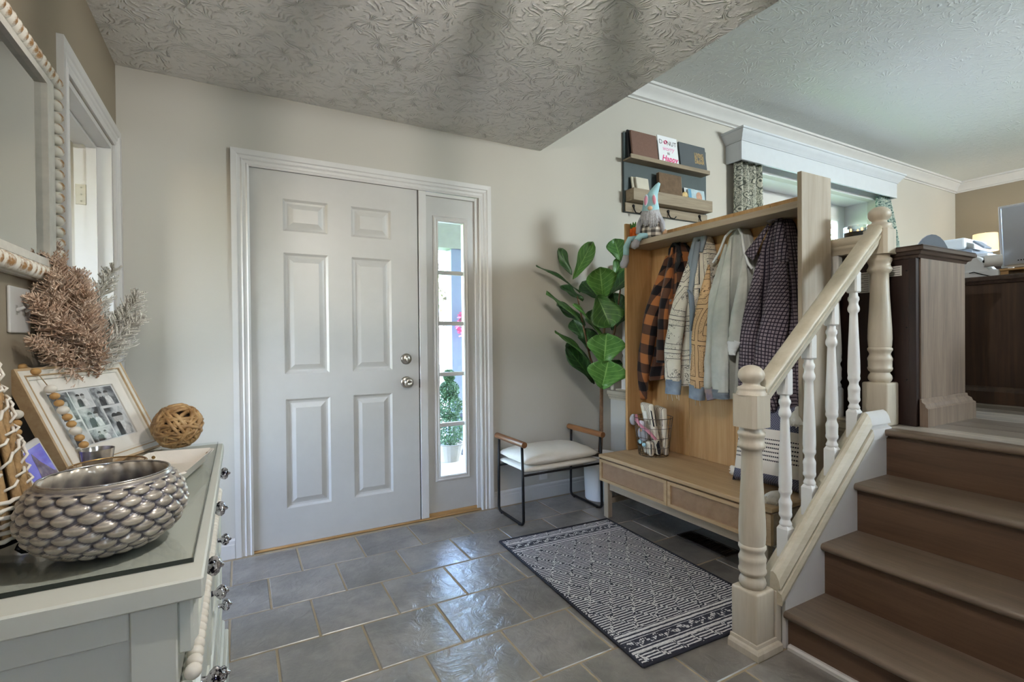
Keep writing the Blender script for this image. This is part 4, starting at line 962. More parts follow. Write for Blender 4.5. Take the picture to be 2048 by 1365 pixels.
PX, PY = 2.135, -.205
bm = NB(); lathe(bm, [(.096, .001), (.100, .006), (.112, .30), (.116, .312), (.110, .312), (.106, .29), (.02, .285)], PX, PY, 32); obj('pot', bm, M_pot, ft, smooth=True, auto=40)
bm = NB(); lathe(bm, [(.105, .270), (.07, .295), (.01, .298)], PX, PY, 20); obj('soil', bm, M_soil, ft)
tr = tuber('trunk', [(2.135, -.21, .28), (2.14, -.222, .45), (2.146, -.218, .62), (2.147, -.22, .78), (2.12, -.225, .86)], [.0145, .0135, .0125, .012, .008], M_bark, ft, 12)
for pts in ([(2.147, -.22, .77), (2.09, -.235, .87), (2.036, -.24, .978), (1.994, -.22, 1.20), (1.962, -.20, 1.40)], [(2.147, -.22, .77), (2.152, -.24, .95), (2.152, -.25, 1.185), (2.135, -.26, 1.37)], [(2.15, -.22, .80), (2.22, -.21, .98), (2.288, -.20, 1.17), (2.34, -.20, 1.45), (2.35, -.20, 1.66)]):
    tuber('branch', pts, [.009, .008, .007, .006, .004][:len(pts)], M_bark, ft, 8)
CAM = Vector((-.0489, -2.9281, 1.1244))
for k, (b, tp, wd, roll, sh) in enumerate(LEAVES):
    B, T = Vector(b), Vector(tp); ax = (T-B); Ln = ax.length; ax.normalize(); nrm = (Vector((-.55, -.75, .35))); nrm = (nrm-ax*nrm.dot(ax)).normalized()
    nrm = Matrix.Rotation(radians(roll), 3, ax) @ nrm; sd = ax.cross(nrm).normalized()
    n, m = 12, 8; grid, uv = [], []
    for i in range(n+1):
        t = i/n; w = wd*1.18/2*max(.03, (sin(pi*min(t*1.0+.0, 1.0))**.55)*(.62+.55*t-.22*sin(2*pi*t)*.6))
        if t > .93: w *= .75
        row, ru = [], []
        for j in range(m+1):
            u = 2*j/m-1
            p = B+ax*(Ln*(t+.05*(abs(u)**2)*t))+sd*(w*u)+nrm*(.16*wd*(abs(u)**1.3)*.9-.10*Ln*(t-.5)**2*1.6+.010*sin(9*t+3*u+k)*abs(u))
            row.append(p); ru.append((u, t))
        grid.append(row); uv.append(ru)
    uvmesh('leaf', grid, uv, M_leaf[sh], ft, thick=.0012)

# ------------------------------------------------------------------ rug
def rug_mat():
    t = NT('navy_and_white_woven_rug'); v = t.coords(); x, y, z = t.sep(v)
    wob = t.math('MULTIPLY', t.math('SUBTRACT', t.noise(v, 45, 2), .5), .006)
    yy = t.math('ADD', y, wob)
    st = t.math('GREATER_THAN', t.math('SINE', t.math('MULTIPLY', yy, 2*pi/.0145)), .15)
    # diamond lattice of knotted stitches
    a = t.math('ADD', t.math('DIVIDE', x, .112), t.math('DIVIDE', y, .150)); b = t.math('SUBTRACT', t.math('DIVIDE', x, .112), t.math('DIVIDE', y, .150))
    da = t.math('ABSOLUTE', t.math('SUBTRACT', t.math('FRACT', t.math('ADD', a, 20.0)), .5)); db = t.math('ABSOLUTE', t.math('SUBTRACT', t.math('FRACT', t.math('ADD', b, 20.0)), .5))
    lat = t.math('MAXIMUM', t.math('LESS_THAN', da, .065), t.math('LESS_THAN', db, .065))
    knot = t.math('LESS_THAN', t.voro(v, 95, rnd=.45), .56)
    body = t.math('MAXIMUM', t.math('MULTIPLY', st, t.math('SUBTRACT', 1.0, lat)), t.math('MULTIPLY', lat, knot))
    # end borders
    ay = t.math('SUBTRACT', .5775, t.math('ABSOLUTE', y))
    inb = t.math('LESS_THAN', ay, .175)
    zig = t.math('LESS_THAN', t.math('ABSOLUTE', t.math('SUBTRACT', t.math('ABSOLUTE', t.math('SUBTRACT', t.math('FRACT', t.math('DIVIDE', t.math('ADD', x, 5.0), .060)), .5)), t.math('DIVIDE', t.math('SUBTRACT', ay, .095), .05))), .22)
    zb = t.math('MULTIPLY', t.math('LESS_THAN', t.math('ABSOLUTE', t.math('SUBTRACT', ay, .106)), .020), t.math('MULTIPLY', zig, knot))
    wide = t.math('GREATER_THAN', t.math('SINE', t.math('MULTIPLY', t.math('ADD', ay, wob), 2*pi/.020)), -.25)
    mid = t.math('MULTIPLY', t.math('MULTIPLY', t.math('GREATER_THAN', ay, .058), t.math('SUBTRACT', 1.0, t.math('LESS_THAN', t.math('ABSOLUTE', t.math('SUBTRACT', ay, .106)), .022))), wide)
    hk = t.math('LESS_THAN', t.math('FRACT', t.math('ADD', t.math('DIVIDE', t.math('ADD', x, 5.0), .085), t.math('DIVIDE', ay, .16))), .22)
    outer = t.math('MULTIPLY', t.math('LESS_THAN', ay, .058), t.math('MAXIMUM', t.math('MULTIPLY', st, t.math('SUBTRACT', 1.0, hk)), t.math('MULTIPLY', hk, knot)))
    bord = t.math('MAXIMUM', zb, t.math('MAXIMUM', mid, outer))
    f = t.math('ADD', t.math('MULTIPLY', body, t.math('SUBTRACT', 1.0, inb)), t.math('MULTIPLY', bord, inb))
    c = t.mix(f, t.ramp(t.noise(v, 120, 2), [(.3, srgb('#24242e')), (.7, srgb('#383844'))]), t.ramp(t.noise(v, 160, 2), [(.3, srgb('#c3bfbc')), (.7, srgb('#e2dedb'))]))
    t.set(col=c, rough=.95, spec=.1, sheen=.1); t.bump(t.math('ADD', t.math('MULTIPLY', f, .8), t.math('MULTIPLY', t.noise(v, 260, 3), .6)), .8, .004); return t.m
rg = thing('woven_rug', 'navy and white diamond patterned rug in front of the bench', 'rug', (1.520, -1.118, 0), radians(-2.6))
bm = NB(); box(bm, (-.355, -.57, .001), (.355, .57, .0085), .003); obj('pile', bm, rug_mat(), rg, local=True)
M_bind = plain('navy_rug_binding', '#23242f', .9, bump=.5, bscale=300)
for a, b in (((-.361, -.5775), (.361, -.5775)), ((.361, -.5775), (.361, .5775)), ((.361, .5775), (-.361, .5775)), ((-.361, .5775), (-.361, -.5775))):
    bm = NB(); tube(bm, [(*a, .006), (*b, .006)], .0058, 8); obj('binding', bm, M_bind, rg, smooth=True, local=True)

# ------------------------------------------------------------------ floor register and outlet
M_vent = plain('brown_register_steel', '#3f342b', .45, .5)
vt = thing('floor_register', 'brown slotted floor vent under the bench', 'floor vent', (2.15, -1.10, 0))
bm = NB(); wall_holes(bm, 0, .118, 0, .32, [(.014, .104, .014, .306)], 0, .005, 'X'); xf(bm, Matrix(((0, 1, 0, 2.088), (0, 0, 1, -1.26), (1, 0, 0, .0008), (0, 0, 0, 1)))); obj('frame', bm, M_vent, vt)
bm = NB(); box(bm, (2.10, -1.25, -.0005), (2.194, -.952, .0006)); obj('duct_opening', bm, plain('black_duct', '#0b0a0a', .9), vt)
for k in range(24): obj('slat', box(NB(), (2.101, -1.242+k*.0122, .0008), (2.193, -1.2375+k*.0122, .005)), M_vent, vt)
ou = thing('wall_outlet', 'white outlet plate low on the wall behind the stool', 'outlet', (1.80, 0, .19))
obj('plate', box(NB(), (1.765, -.005, .125), (1.835, -.0002, .24), .003), M_white, ou)
for z in (.16, .205): obj('socket', box(NB(), (1.783, -.0075, z-.016), (1.817, -.0045, z+.016), .004), M_white, ou)

# ------------------------------------------------------------------ wall organiser
M_teal = plain('slate_teal_board', '#414c4f', .6, var=.05); M_gwood = wood('grey_oak_ledge', '#6f6252', '#8c7d69', '#9d8f7b', 'X', .6)
wo = thing('wall_organizer', 'slate wall organizer with two wooden ledges and iron hooks', 'wall shelf', (3.0, -.01, 2.08))
obj('back_panel', box(NB(), (2.545, -.020, 2.078), (3.462, -.0005, 2.690), .002), M_teal, wo)
obj('hook_board', box(NB(), (2.548, -.032, 2.080), (3.459, -.0205, 2.150), .002), M_gwood, wo)
obj('ledge', box(NB(), (2.535, -.100, 2.462), (3.40, -.0205, 2.474), .001), M_gwood, wo)
obj('ledge_lip', box(NB(), (2.535, -.112, 2.462), (3.40, -.1005, 2.494), .001), M_gwood, wo)
obj('box_bottom', box(NB(), (2.56, -.098, 2.154), (3.43, -.0205, 2.166), .001), M_gwood, wo)
obj('box_front', box(NB(), (2.56, -.110, 2.154), (3.43, -.0985, 2.244), .001), M_gwood, wo)
for x in (2.56, 3.418): obj('box_end', box(NB(), (x, -.098, 2.1665), (x+.012, -.0205, 2.244), .001), M_gwood, wo)
for x in (2.626, 2.995, 3.36):
    bm = NB(); lathe(bm, [(0.001, 0), (.012, .0), (.013, .006), (.006, .009), (.001, .009)], seg=14, cap=False); xf(bm, Matrix.Translation((x, -.032, 2.128)) @ Matrix.Rotation(pi/2, 4, 'X')); hk = obj('hook', bm, M_black, wo, smooth=True)
    bm = NB(); tube(bm, [(x, -.038, 2.128), (x, -.042, 2.10), (x+.006, -.055, 2.072), (x+.02, -.080, 2.062), (x+.03, -.092, 2.078)], .005, 8); obj('hook_arm', bm, M_black, hk, smooth=True)
def book(name, label, x0, x1, h, th, yb, zb, lean, mat, cat='book', group=None, bev=.003, pages=True):
    "upright book standing on zb, its back leaning on the panel; yb = y of bottom front edge"
    t = thing(name, label, cat, ((x0+x1)/2, yb, zb), group=group)
    M = Matrix.Translation((0, yb, zb)) @ Matrix.Rotation(radians(-lean), 4, 'X')
    bm = NB(); box(bm, (x0, 0, 0), (x1, th, h), bev); xf(bm, M); obj('cover', bm, mat, t)
    if pages:
        bm = NB(); box(bm, (x0+.004, .003, .0), (x1+.0012, th-.003, h-.003)); xf(bm, M); obj('pages', bm, plain('cream_paper', '#d9d0bf', .9), t)
    return t, M
M_brn = plain('brown_leatherette', '#6e5145', .7, var=.08, scale=60, bump=.3, bscale=200); M_blk = plain('black_album', '#1c1b1f', .6); M_slate = plain('slate_album_cover', '#4d5357', .65, var=.03)
M_suede = plain('brown_suede', '#66523f', .85, var=.15, scale=30, bump=.4, bscale=200); M_ivory = plain('ivory_book_cloth', '#b7b0a0', .8); M_card = plain('white_print_card', '#e4e6ea', .6, var=.01)
def text(s, size, M, mat, parent, name='lettering', extr=.0004, shear=0.0, bold=0.0, sx=1.0):
    cu = bpy.data.curves.new(name, 'FONT'); cu.body = s; cu.size = size; cu.align_x = 'CENTER'; cu.align_y = 'CENTER'; cu.extrude = extr; cu.shear = shear; cu.offset = bold; cu.resolution_u = 3
    tmp = bpy.data.objects.new(name, cu); C.objects.link(tmp); dg = bpy.context.evaluated_depsgraph_get(); me = bpy.data.meshes.new_from_object(tmp.evaluated_get(dg))
    bpy.data.objects.remove(tmp); me.name = name
    me.transform(M @ Matrix.Rotation(pi/2, 4, 'X') @ Matrix.Diagonal((sx, 1, 1, 1))); me.materials.clear(); me.materials.append(mat)
    o = bpy.data.objects.new(name, me); C.objects.link(o); hang(o, parent); return o
book('photo_album', 'black photo album tucked behind the brown one', 2.545+.022, 2.842, .235, .016, -.056, 2.4745, 5, M_blk, 'album')
book('photo_album', 'brown leatherette photo album on the upper ledge', 2.578, 2.845, .226, .018, -.088, 2.4745, 7, M_brn, 'album')
cd_, M = book('greeting_card', 'white card reading donut worry be happy on the upper ledge', 2.848, 3.062, .238, .006, -.094, 2.4745, 7, M_card, 'sign', bev=.001, pages=False)
M_dk = plain('charcoal_print', '#5a5154', .7); M_hot = plain('hot_pink_print', '#d83a7f', .7); M_lp = plain('light_pink_print', '#e7a3c4', .7)
cx = 2.955
text('D', .052, M @ Matrix.Translation((cx-.075, -.0006, .185)), M_dk, cd_); text('NUT', .052, M @ Matrix.Translation((cx+.042, -.0006, .182)), M_dk, cd_)
bm = NB(); tube(bm, [(cx-.028+.014*cos(a), 0, .186+.014*sin(a)) for a in [2*pi*k/20 for k in range(20)]], .0085, 6, closed=True, flat=.12); xf(bm, M @ Matrix.Translation((0, -.0008, 0))); obj('donut_print', bm, M_hot, cd_)
text('worry', .050, M @ Matrix.Translation((cx, -.0006, .135)), M_lp, cd_, shear=.3, bold=.0008); text('BE', .028, M @ Matrix.Translation((cx, -.0006, .096)), M_dk, cd_); text('Happy', .066, M @ Matrix.Translation((cx+.006, -.0006, .052)), M_hot, cd_, shear=.3, bold=.0014)
book('photo_album', 'black album standing behind the gap by the slate one', 2.99, 3.19, .18, .012, -.058, 2.4745, 5, M_blk, 'album')
ab, M = book('photo_album', 'slate album lettered living in the dream on the upper ledge', 3.088, 3.398, .228, .018, -.090, 2.4745, 7, M_slate, 'album')
M_gold = plain('gold_foil', '#c9ab7d', .35, .7)
for s_, z_, w_ in (('LIVING', .146, 1.0), ('IN THE', .116, 1.02), ('DREAM', .084, .98)): text(s_, .042, M @ Matrix.Translation((3.312, -.0008, z_)), M_gold, ab, bold=.0016, sx=.82*w_)
book('note_book', 'thin ivory book leaning left in the lower box', 2.598, 2.70, .188, .012, -.070, 2.1665, 9, M_ivory, 'book')
book('note_book', 'ivory book with grey band in the lower box', 2.625, 2.752, .183, .014, -.092, 2.1665, 9, plain('ivory_book_cloth_light', '#c6c0b2', .8), 'book')
book('leather_book', 'thick brown suede book in the lower box', 2.852, 3.10, .248, .032, -.095, 2.1665, 4, M_suede, 'book')
pc, M = book('photo_card', 'blue photo card with a portrait in the lower box', 3.19, 3.385, .170, .004, -.086, 2.1665, 8, plain('pale_blue_print', '#a8bcc4', .5, var=.2, scale=20), 'photo', bev=.0008, pages=False)
bm = NB(); lathe(bm, [(.0001, 0), (.034, 0), (.034, .0008), (.0001, .0008)], seg=24, cap=False, sy=1.25); xf(bm, M @ Matrix.Translation((3.315, -.0002, .110)) @ Matrix.Rotation(pi/2, 4, 'X')); obj('portrait_print', bm, plain('portrait_skin_print', '#b98f78', .6, var=.2, scale=50), pc)
bm = NB(); box(bm, (3.195, -.001, .01), (3.225, .0, .166)); xf(bm, M); obj('border_print', bm, plain('blue_print', '#5d95b8', .6), pc)
book('photo_card', 'white photo card behind the blue one in the lower box', 3.172, 3.30, .180, .004, -.066, 2.1665, 8, M_card, 'photo', bev=.0008, pages=False)
yc = thing('trinket', 'small round amber trinket in the lower box', 'trinket', (3.135, -.06, 2.1665))
bm = NB(); lathe(bm, [(.0001, 0), (.03, 0), (.032, .006), (.028, .012), (.0001, .012)], seg=20, cap=False); xf(bm, Matrix.Translation((3.135, -.075, 2.262)) @ Matrix.Rotation(pi/2+.1, 4, 'X')); obj('disc', bm, plain('amber_and_cream', '#cdb07a', .5, var=.35, scale=60), yc, smooth=True)
bm = NB(); box(bm, (3.128, -.085, 2.1665), (3.142, -.075, 2.235)); obj('foot', bm, plain('amber_and_cream', '#cdb07a', .5), yc)
# ------------------------------------------------------------------ office on the landing
M_espr = wood('espresso_wood', '#1f1311', '#2c1c18', '#3a2721', 'Z', .4); M_grey_w = wood('weathered_brown_panel', '#5d4f45', '#796759', '#917e6d', 'Z', .42, scale=1.4)
M_esprY = wood('espresso_desk_wood', '#33251c', '#49362a', '#604937', 'Z', .45, scale=.6); M_topw = wood('espresso_top', '#2b201b', '#453730', '#5a4b40', 'X', .35)
cb = thing('wood_credenza', 'dark wood credenza with its back to the stair railing', 'cabinet', (2.75, -1.1, UF))
obj('body', box(NB(), (2.52, -1.895, UF+.001), (2.988, -.35, 1.452), .002), M_espr, cb)
obj('end_panel', box(NB(), (2.545, -1.902, UF+.115), (2.985, -1.8955, 1.452), .001), M_grey_w, cb)
obj('corner_strip', box(NB(), (2.516, -1.8955, UF+.001), (2.5445, -1.870, 1.452), .001), M_espr, cb)
bm = NB(); sweep(bm, [(0, 0), (.004, 0), (.008, .010), (.018, .014), (.022, .026), (.034, .030), (.034, .044), (0, .044)], [(2.52, -.35, 1.452), (2.52, -1.9, 1.452), (2.99, -1.9, 1.452), (2.99, -.35, 1.452)]); obj('top_moulding', bm, M_topw, cb)
obj('top_board', box(NB(), (2.488, -1.932, 1.4965), (3.022, -.35, 1.503), .002), M_topw, cb)
bm = NB(); sweep(bm, [(0, 0), (.030, 0), (.030, .078), (.022, .085), (.018, .098), (.008, .106), (.006, .118), (0, .120)], [(2.535, -1.9, UF+.0005), (2.99, -1.9, UF+.0005), (2.99, -.35, UF+.0005)]); obj('plinth_moulding', bm, M_grey_w, cb)
M_paper = plain('printed_label_paper', '#d9d6d0', .8, var=.05)
for (y0, y1, z0, z1, n) in ((-1.842, -1.760, 1.380, 1.425, 4), (-1.716, -1.672, 1.316, 1.412, 9)):
    lb = obj('paper_label', box(NB(), (2.5188, y0, z0), (2.5200, y1, z1)), M_paper, cb)
    for k in range(n): z = z0+(z1-z0)*(k+.7)/(n+.6); obj('printed_line', box(NB(), (2.5182, y0+.006, z-.0012), (2.5189, y1-.006-.012*(k % 2), z+.0012)), plain('grey_ink', '#6d6a68', .8), lb)
for z in (1.40, 1.15, .92):
    bm = NB(); cyl(bm, (2.5185, -1.86, z), (2.521, -1.86, z), .004, 8); obj('screw', bm, M_black, cb)
# candle on the credenza
M_clear = NT('clear_jar_glass'); M_clear.set(col=(1, 1, 1, 1), rough=.02, trans=1.0, ior=1.45); M_clear = M_clear.m
cdl = thing('jar_candle', 'three wick candle in a clear glass jar by the landing post', 'candle', (2.62, -1.612, 1.5035))
bm = NB(); lathe(bm, [(.0001, 1.504), (.050, 1.504), (.0555, 1.510), (.0555, 1.650), (.0530, 1.650), (.0530, 1.512), (.0001, 1.510)], 2.62, -1.612, 36, cap=False); obj('jar', bm, M_clear, cdl, smooth=True, auto=40)
bm = NB(); lathe(bm, [(.0001, 1.5105), (.0522, 1.5105), (.0522, 1.622), (.0001, 1.620)], 2.62, -1.612, 32, cap=False); obj('wax', bm, plain('grey_blue_wax', '#8d9aa0', .5), cdl, smooth=True, auto=40)
for k in range(3):
    a = .3+k*2.1; x, y = 2.62+.026*cos(a), -1.612+.026*sin(a); w = tuber('wick', [(x, y, 1.620), (x, y, 1.630)], .0012, M_black, cdl, 5)
    t = NT('candle_flame%d' % k); t.set(col=srgb('#ffcf8a'), emit=srgb('#ffc06a'), estr=6.0); bm = NB(); sphere(bm, (x, y, 1.636), .0045, 8, 6, (1, 1, 1.7)); obj('flame', bm, t.m, w, smooth=True)

# desk running toward the viewer's right
dk = thing('office_desk', 'long dark wood desk at the right behind the credenza', 'desk', (4.05, -2.2, UF))
obj('front_panel', box(NB(), (3.70, -3.1, UF+.09), (3.725, -1.25, 1.402)), M_esprY, dk)
obj('desk_top', box(NB(), (3.675, -3.12, 1.418), (4.42, -1.23, 1.446), .004), M_topw, dk)
bm = NB(); sweep(bm, [(0, 0), (.012, 0), (.018, .016), (0, .016)], [(3.70, -1.25, 1.402), (3.70, -3.1, 1.402)]); obj('edge_moulding', bm, M_topw, dk)
bm = NB(); sweep(bm, [(0, 0), (.028, 0), (.028, .07), (.014, .088), (.006, .095), (0, .098)], [(3.70, -1.25, UF+.001), (3.70, -3.1, UF+.001)]); obj('base_moulding', bm, M_esprY, dk)
obj('end_panel', box(NB(), (3.726, -1.275, UF+.001), (4.40, -1.25, 1.402)), M_esprY, dk); obj('end_panel', box(NB(), (3.726, -3.1, UF+.001), (4.40, -3.075, 1.402)), M_esprY, dk)
M_plw = plain('white_plastic', '#e3e4e8', .35, var=.01); M_alu = plain('pale_aluminium', '#c3c9d6', .35, .35, var=.02); M_plg = plain('grey_plastic', '#8e97a6', .45)
mo = thing('desktop_monitor', 'silver backed desktop monitor at the right picture edge', 'monitor', (3.98, -2.03, 1.5))
M = Matrix.Translation((3.95, 0, 1.508)) @ Matrix.Rotation(radians(-7), 4, 'Y')
bm = NB(); box(bm, (-.004, -2.30, 0), (.008, -1.745, .365), .004, 2); xf(bm, M); obj('bezel', bm, M_plw, mo)
bm = NB(); box(bm, (-.022, -2.285, .012), (-.004, -1.760, .355), .012, 3); xf(bm, M); obj('back_shell', bm, M_alu, mo, smooth=True, auto=40)
for k in range(6):
    bm = NB(); box(bm, (-.0228, -1.83-.012*k, .036), (-.0215, -1.824-.012*k, .036+.006+.001*k)); xf(bm, M); obj('port', bm, M_black, mo)
bm = NB(); box(bm, (3.90, -2.13, 1.4966), (4.08, -1.92, 1.504), .002); obj('stand_foot', bm, M_alu, mo); bm = NB(); box(bm, (3.93, -2.09, 1.504), (3.945, -1.96, 1.62), .003); obj('stand_neck', bm, M_alu, mo)
rs = thing('monitor_riser', 'small light wood riser under the desktop monitor', 'riser', (4.0, -2.0, 1.4465))
M_pine = wood('pine_riser', '#a07c4e', '#b9925f', '#cda972', 'Y', .5)
obj('board', box(NB(), (3.86, -2.32, 1.484), (4.12, -1.755, 1.496), .002), M_pine, rs)
for y in (-2.31, -1.80): obj('support', box(NB(), (3.87, y, 1.4465), (4.11, y+.035, 1.484), .001), M_pine, rs)
lp = thing('label_printer', 'white label printer with a paper roll on the desk', 'printer', (3.9, -1.66, 1.4465))
obj('base', box(NB(), (3.84, -1.765, 1.4465), (4.02, -1.565, 1.496), .006, 2), M_plw, lp)
bm = NB(); prism(bm, [(-1.56, 1.4965), (-1.56, 1.575), (-1.585, 1.602), (-1.625, 1.602), (-1.66, 1.58), (-1.72, 1.4965)], .15, 'X', 3.85); obj('housing', bm, M_plw, lp)
bm = NB(); cyl(bm, (3.852, -1.700, 1.548), (3.852, -1.775, 1.548), .034, 28); xf(bm, Matrix.Translation((3.852, -1.735, 1.548)) @ Matrix.Rotation(radians(25), 4, 'Z') @ Matrix.Translation((-3.852, 1.735, -1.548))); rl_ = obj('paper_roll', bm, plain('white_roll_paper', '#e6e3e0', .8), lp, smooth=True, auto=40)
bm = NB(); sphere(bm, (3.838, -1.704, 1.548), .009, 10, 8); obj('core', bm, M_black, rl_, smooth=True)
bm = NB(); cyl(bm, (3.8385, -1.595, 1.474), (3.8405, -1.595, 1.474), .007, 10); obj('power_button', bm, M_black, lp)
cbl = obj('power_cable', tube(NB(), [(3.838, -1.635, 1.486), (3.825, -1.66, 1.488), (3.815, -1.70, 1.470), (3.81, -1.75, 1.4505), (3.81, -1.85, 1.4495), (3.83, -2.0, 1.4495)], .003, 6), M_black, smooth=True); tag(cbl, 'thin black power cable lying along the desk edge', 'cable')
# side table with the document printer
cr = thing('printer_stand', 'white stand under the document printer', 'stand', (5.05, -1.15, UF))
obj('top', box(NB(), (4.80, -1.42, 1.690), (5.40, -.90, 1.715), .003), M_plw, cr)
for x in (4.82, 5.35):
    for y in (-1.40, -.95): obj('leg', box(NB(), (x, y, UF), (x+.03, y+.03, 1.69)), M_plw, cr)
pr = thing('document_printer', 'white and grey document printer with raised side tray', 'printer', (5.05, -1.15, 1.715))
obj('lower_body', box(NB(), (4.90, -1.30, 1.7155), (5.30, -.98, 1.775), .008, 2), M_plg, pr); obj('lid', box(NB(), (4.88, -1.265, 1.776), (5.30, -.96, 1.865), .02, 3), M_plw, pr)
bm = NB(); box(bm, (4.90, -.045, -.008), (5.04, .045, .008), .004); xf(bm, Matrix.Translation((0, -1.335, 1.80)) @ Matrix.Rotation(radians(42), 4, 'X')); obj('tray', bm, M_plg, pr)
# office chair behind the credenza
M_mesh = plain('grey_blue_chair_fabric', '#767c86', .8, bump=.4, bscale=260)
oc = thing('office_chair', 'grey office chair with rounded back behind the credenza', 'chair', (4.25, -1.30, UF))
bm = NB(); tube(bm, [(4.30, -1.10, 0), (4.30, -1.10, .01)], .01, 6); bm.free()
bm = NB(); pts = [(.105*cos(a), .25*sin(a) if sin(a) > 0 else .20*sin(a)) for a in [2*pi*k/28 for k in range(28)]]
prism(bm, pts, .05, 'X', -.025); bmesh.ops.bevel(bm, geom=[e for e in bm.edges if len(e.link_faces) == 2 and e.calc_face_angle(0) > .8], offset=.018, segments=3, affect='EDGES')
CM = Matrix.Translation((4.22, -1.30, 1.565)) @ Matrix.Rotation(radians(28), 4, 'Z'); xf(bm, CM); obj('backrest', bm, M_mesh, oc, smooth=True, auto=50)
bm = NB(); prism(bm, [(p[0]*1.03, p[1]*1.03) for p in pts], .02, 'X', .022); xf(bm, CM); obj('back_shell', bm, plain('pale_lilac_plastic', '#c4c3d4', .4), oc)
bm = NB(); box(bm, (4.15, -1.52, 1.16), (4.62, -1.06, 1.23), .03, 3); obj('seat', bm, M_mesh, oc, smooth=True, auto=50)
bm = NB(); cyl(bm, (4.40, -1.30, UF+.08), (4.40, -1.30, 1.16), .025, 12); obj('gas_lift', bm, M_black, oc)
bm = NB(); tube(bm, [(4.28, -1.28, 1.45), (4.31, -1.28, 1.25), (4.36, -1.29, 1.17)], .02, 8); obj('back_bracket', bm, M_black, oc, smooth=True)
for k in range(5):
    a = 2*pi*k/5+.3; bm = NB(); tube(bm, [(4.40, -1.30, UF+.10), (4.40+.27*cos(a), -1.30+.27*sin(a), UF+.06)], [.022, .014], 8); lg = obj('base_arm', bm, M_black, oc, smooth=True)
    bm = NB(); sphere(bm, (4.40+.27*cos(a), -1.30+.27*sin(a), UF+.027), .026, 10, 8); obj('caster', bm, M_black, lg, smooth=True)
# lamp on a tall chest at the far wall
ch = thing('tall_chest', 'dark tall chest under the lit lamp at the far wall', 'chest', (8.0, -.45, UF))
obj('body', box(NB(), (7.70, -.95, UF+.05), (8.28, -.06, 1.93), .004), M_espr, ch); obj('top', box(NB(), (7.67, -.98, 1.93), (8.30, -.04, 1.95), .004), M_topw, ch)
for k in range(4):
    d = obj('drawer', box(NB(), (7.685, -.92, UF+.10+.28*k), (7.70, -.09, UF+.35+.28*k), .003), M_espr, ch); bm = NB(); sphere(bm, (7.675, -.5, UF+.225+.28*k), .016, 10, 8); obj('knob', bm, M_nickel, d, smooth=True)
la = thing('table_lamp', 'lit table lamp with cream drum shade by the far wall', 'lamp', (7.92, -.427, 1.9505))
bm = NB(); lathe(bm, [(.0001, 1.951), (.06, 1.951), (.06, 1.965), (.025, 1.98), (.045, 2.02), (.05, 2.05), (.02, 2.085), (.012, 2.10), (.012, 2.17), (.0001, 2.17)], 7.92, -.427, 24, cap=False); obj('base', bm, plain('cream_ceramic', '#d8c8ab', .3), la, smooth=True, auto=40)
t = NT('lit_linen_shade'); t.set(col=srgb('#efe3c8'), rough=.9, emit=srgb('#fff0d8'), estr=.42); tn = t.n('ShaderNodeBsdfTranslucent'); tn.inputs[0].default_value = srgb('#f2e6cc'); mx = t.n('ShaderNodeMixShader'); mx.inputs[0].default_value = .5; t.l(t.b.outputs[0], mx.inputs[1]); t.l(tn.outputs[0], mx.inputs[2]); t.l(mx.outputs[0], t.out.inputs[0])
bm = NB(); lathe(bm, [(.122, 2.115), (.113, 2.325), (.110, 2.325), (.119, 2.115)], 7.92, -.427, 36, cap=False); obj('shade', bm, t.m, la, smooth=True, auto=40)
bm = NB(); sphere(bm, (7.92, -.427, 2.338), .008, 8, 6); obj('finial', bm, M_nickel, la, smooth=True)
l = bpy.data.lights.new('lamp_bulb', 'POINT'); l.energy = 6; l.color = (1, .90, .75); l.shadow_soft_size = .04; lo = bpy.data.objects.new('lamp_bulb', l); C.objects.link(lo); lo.location = (7.92, -.427, 2.22)

# ------------------------------------------------------------------ cornice and curtains
M_corn = plain('white_cornice_paint', '#c4c8cd', .45, var=.02)
co = thing('window_cornice', 'long white boxed cornice over the bay window', 'cornice', (5.07, -.08, 2.635))
for a, b in (((3.74, -.160, 2.635), (6.40, -.140, 2.80)), ((3.74, -.1395, 2.635), (3.76, -.0005, 2.80)), ((6.38, -.1395, 2.635), (6.40, -.0005, 2.80)), ((3.7605, -.1395, 2.78), (6.3795, -.0005, 2.80))):
    obj('fascia_board' if a[1] == -.160 else 'end_board' if a[0] in (3.74, 6.38) else 'top_board', box(NB(), a, b, .001), M_corn, co)
bm = NB(); sweep(bm, [(0, 0), (.008, 0), (.012, .012), (.022, .02), (.032, .042), (.052, .062), (.056, .075), (.066, .080), (.066, .094), (0, .094)], [(3.74, -.0005, 2.795), (3.74, -.16, 2.795), (6.40, -.16, 2.795), (6.40, -.0005, 2.795)]); obj('crown', bm, M_corn, co, smooth=True, auto=35)
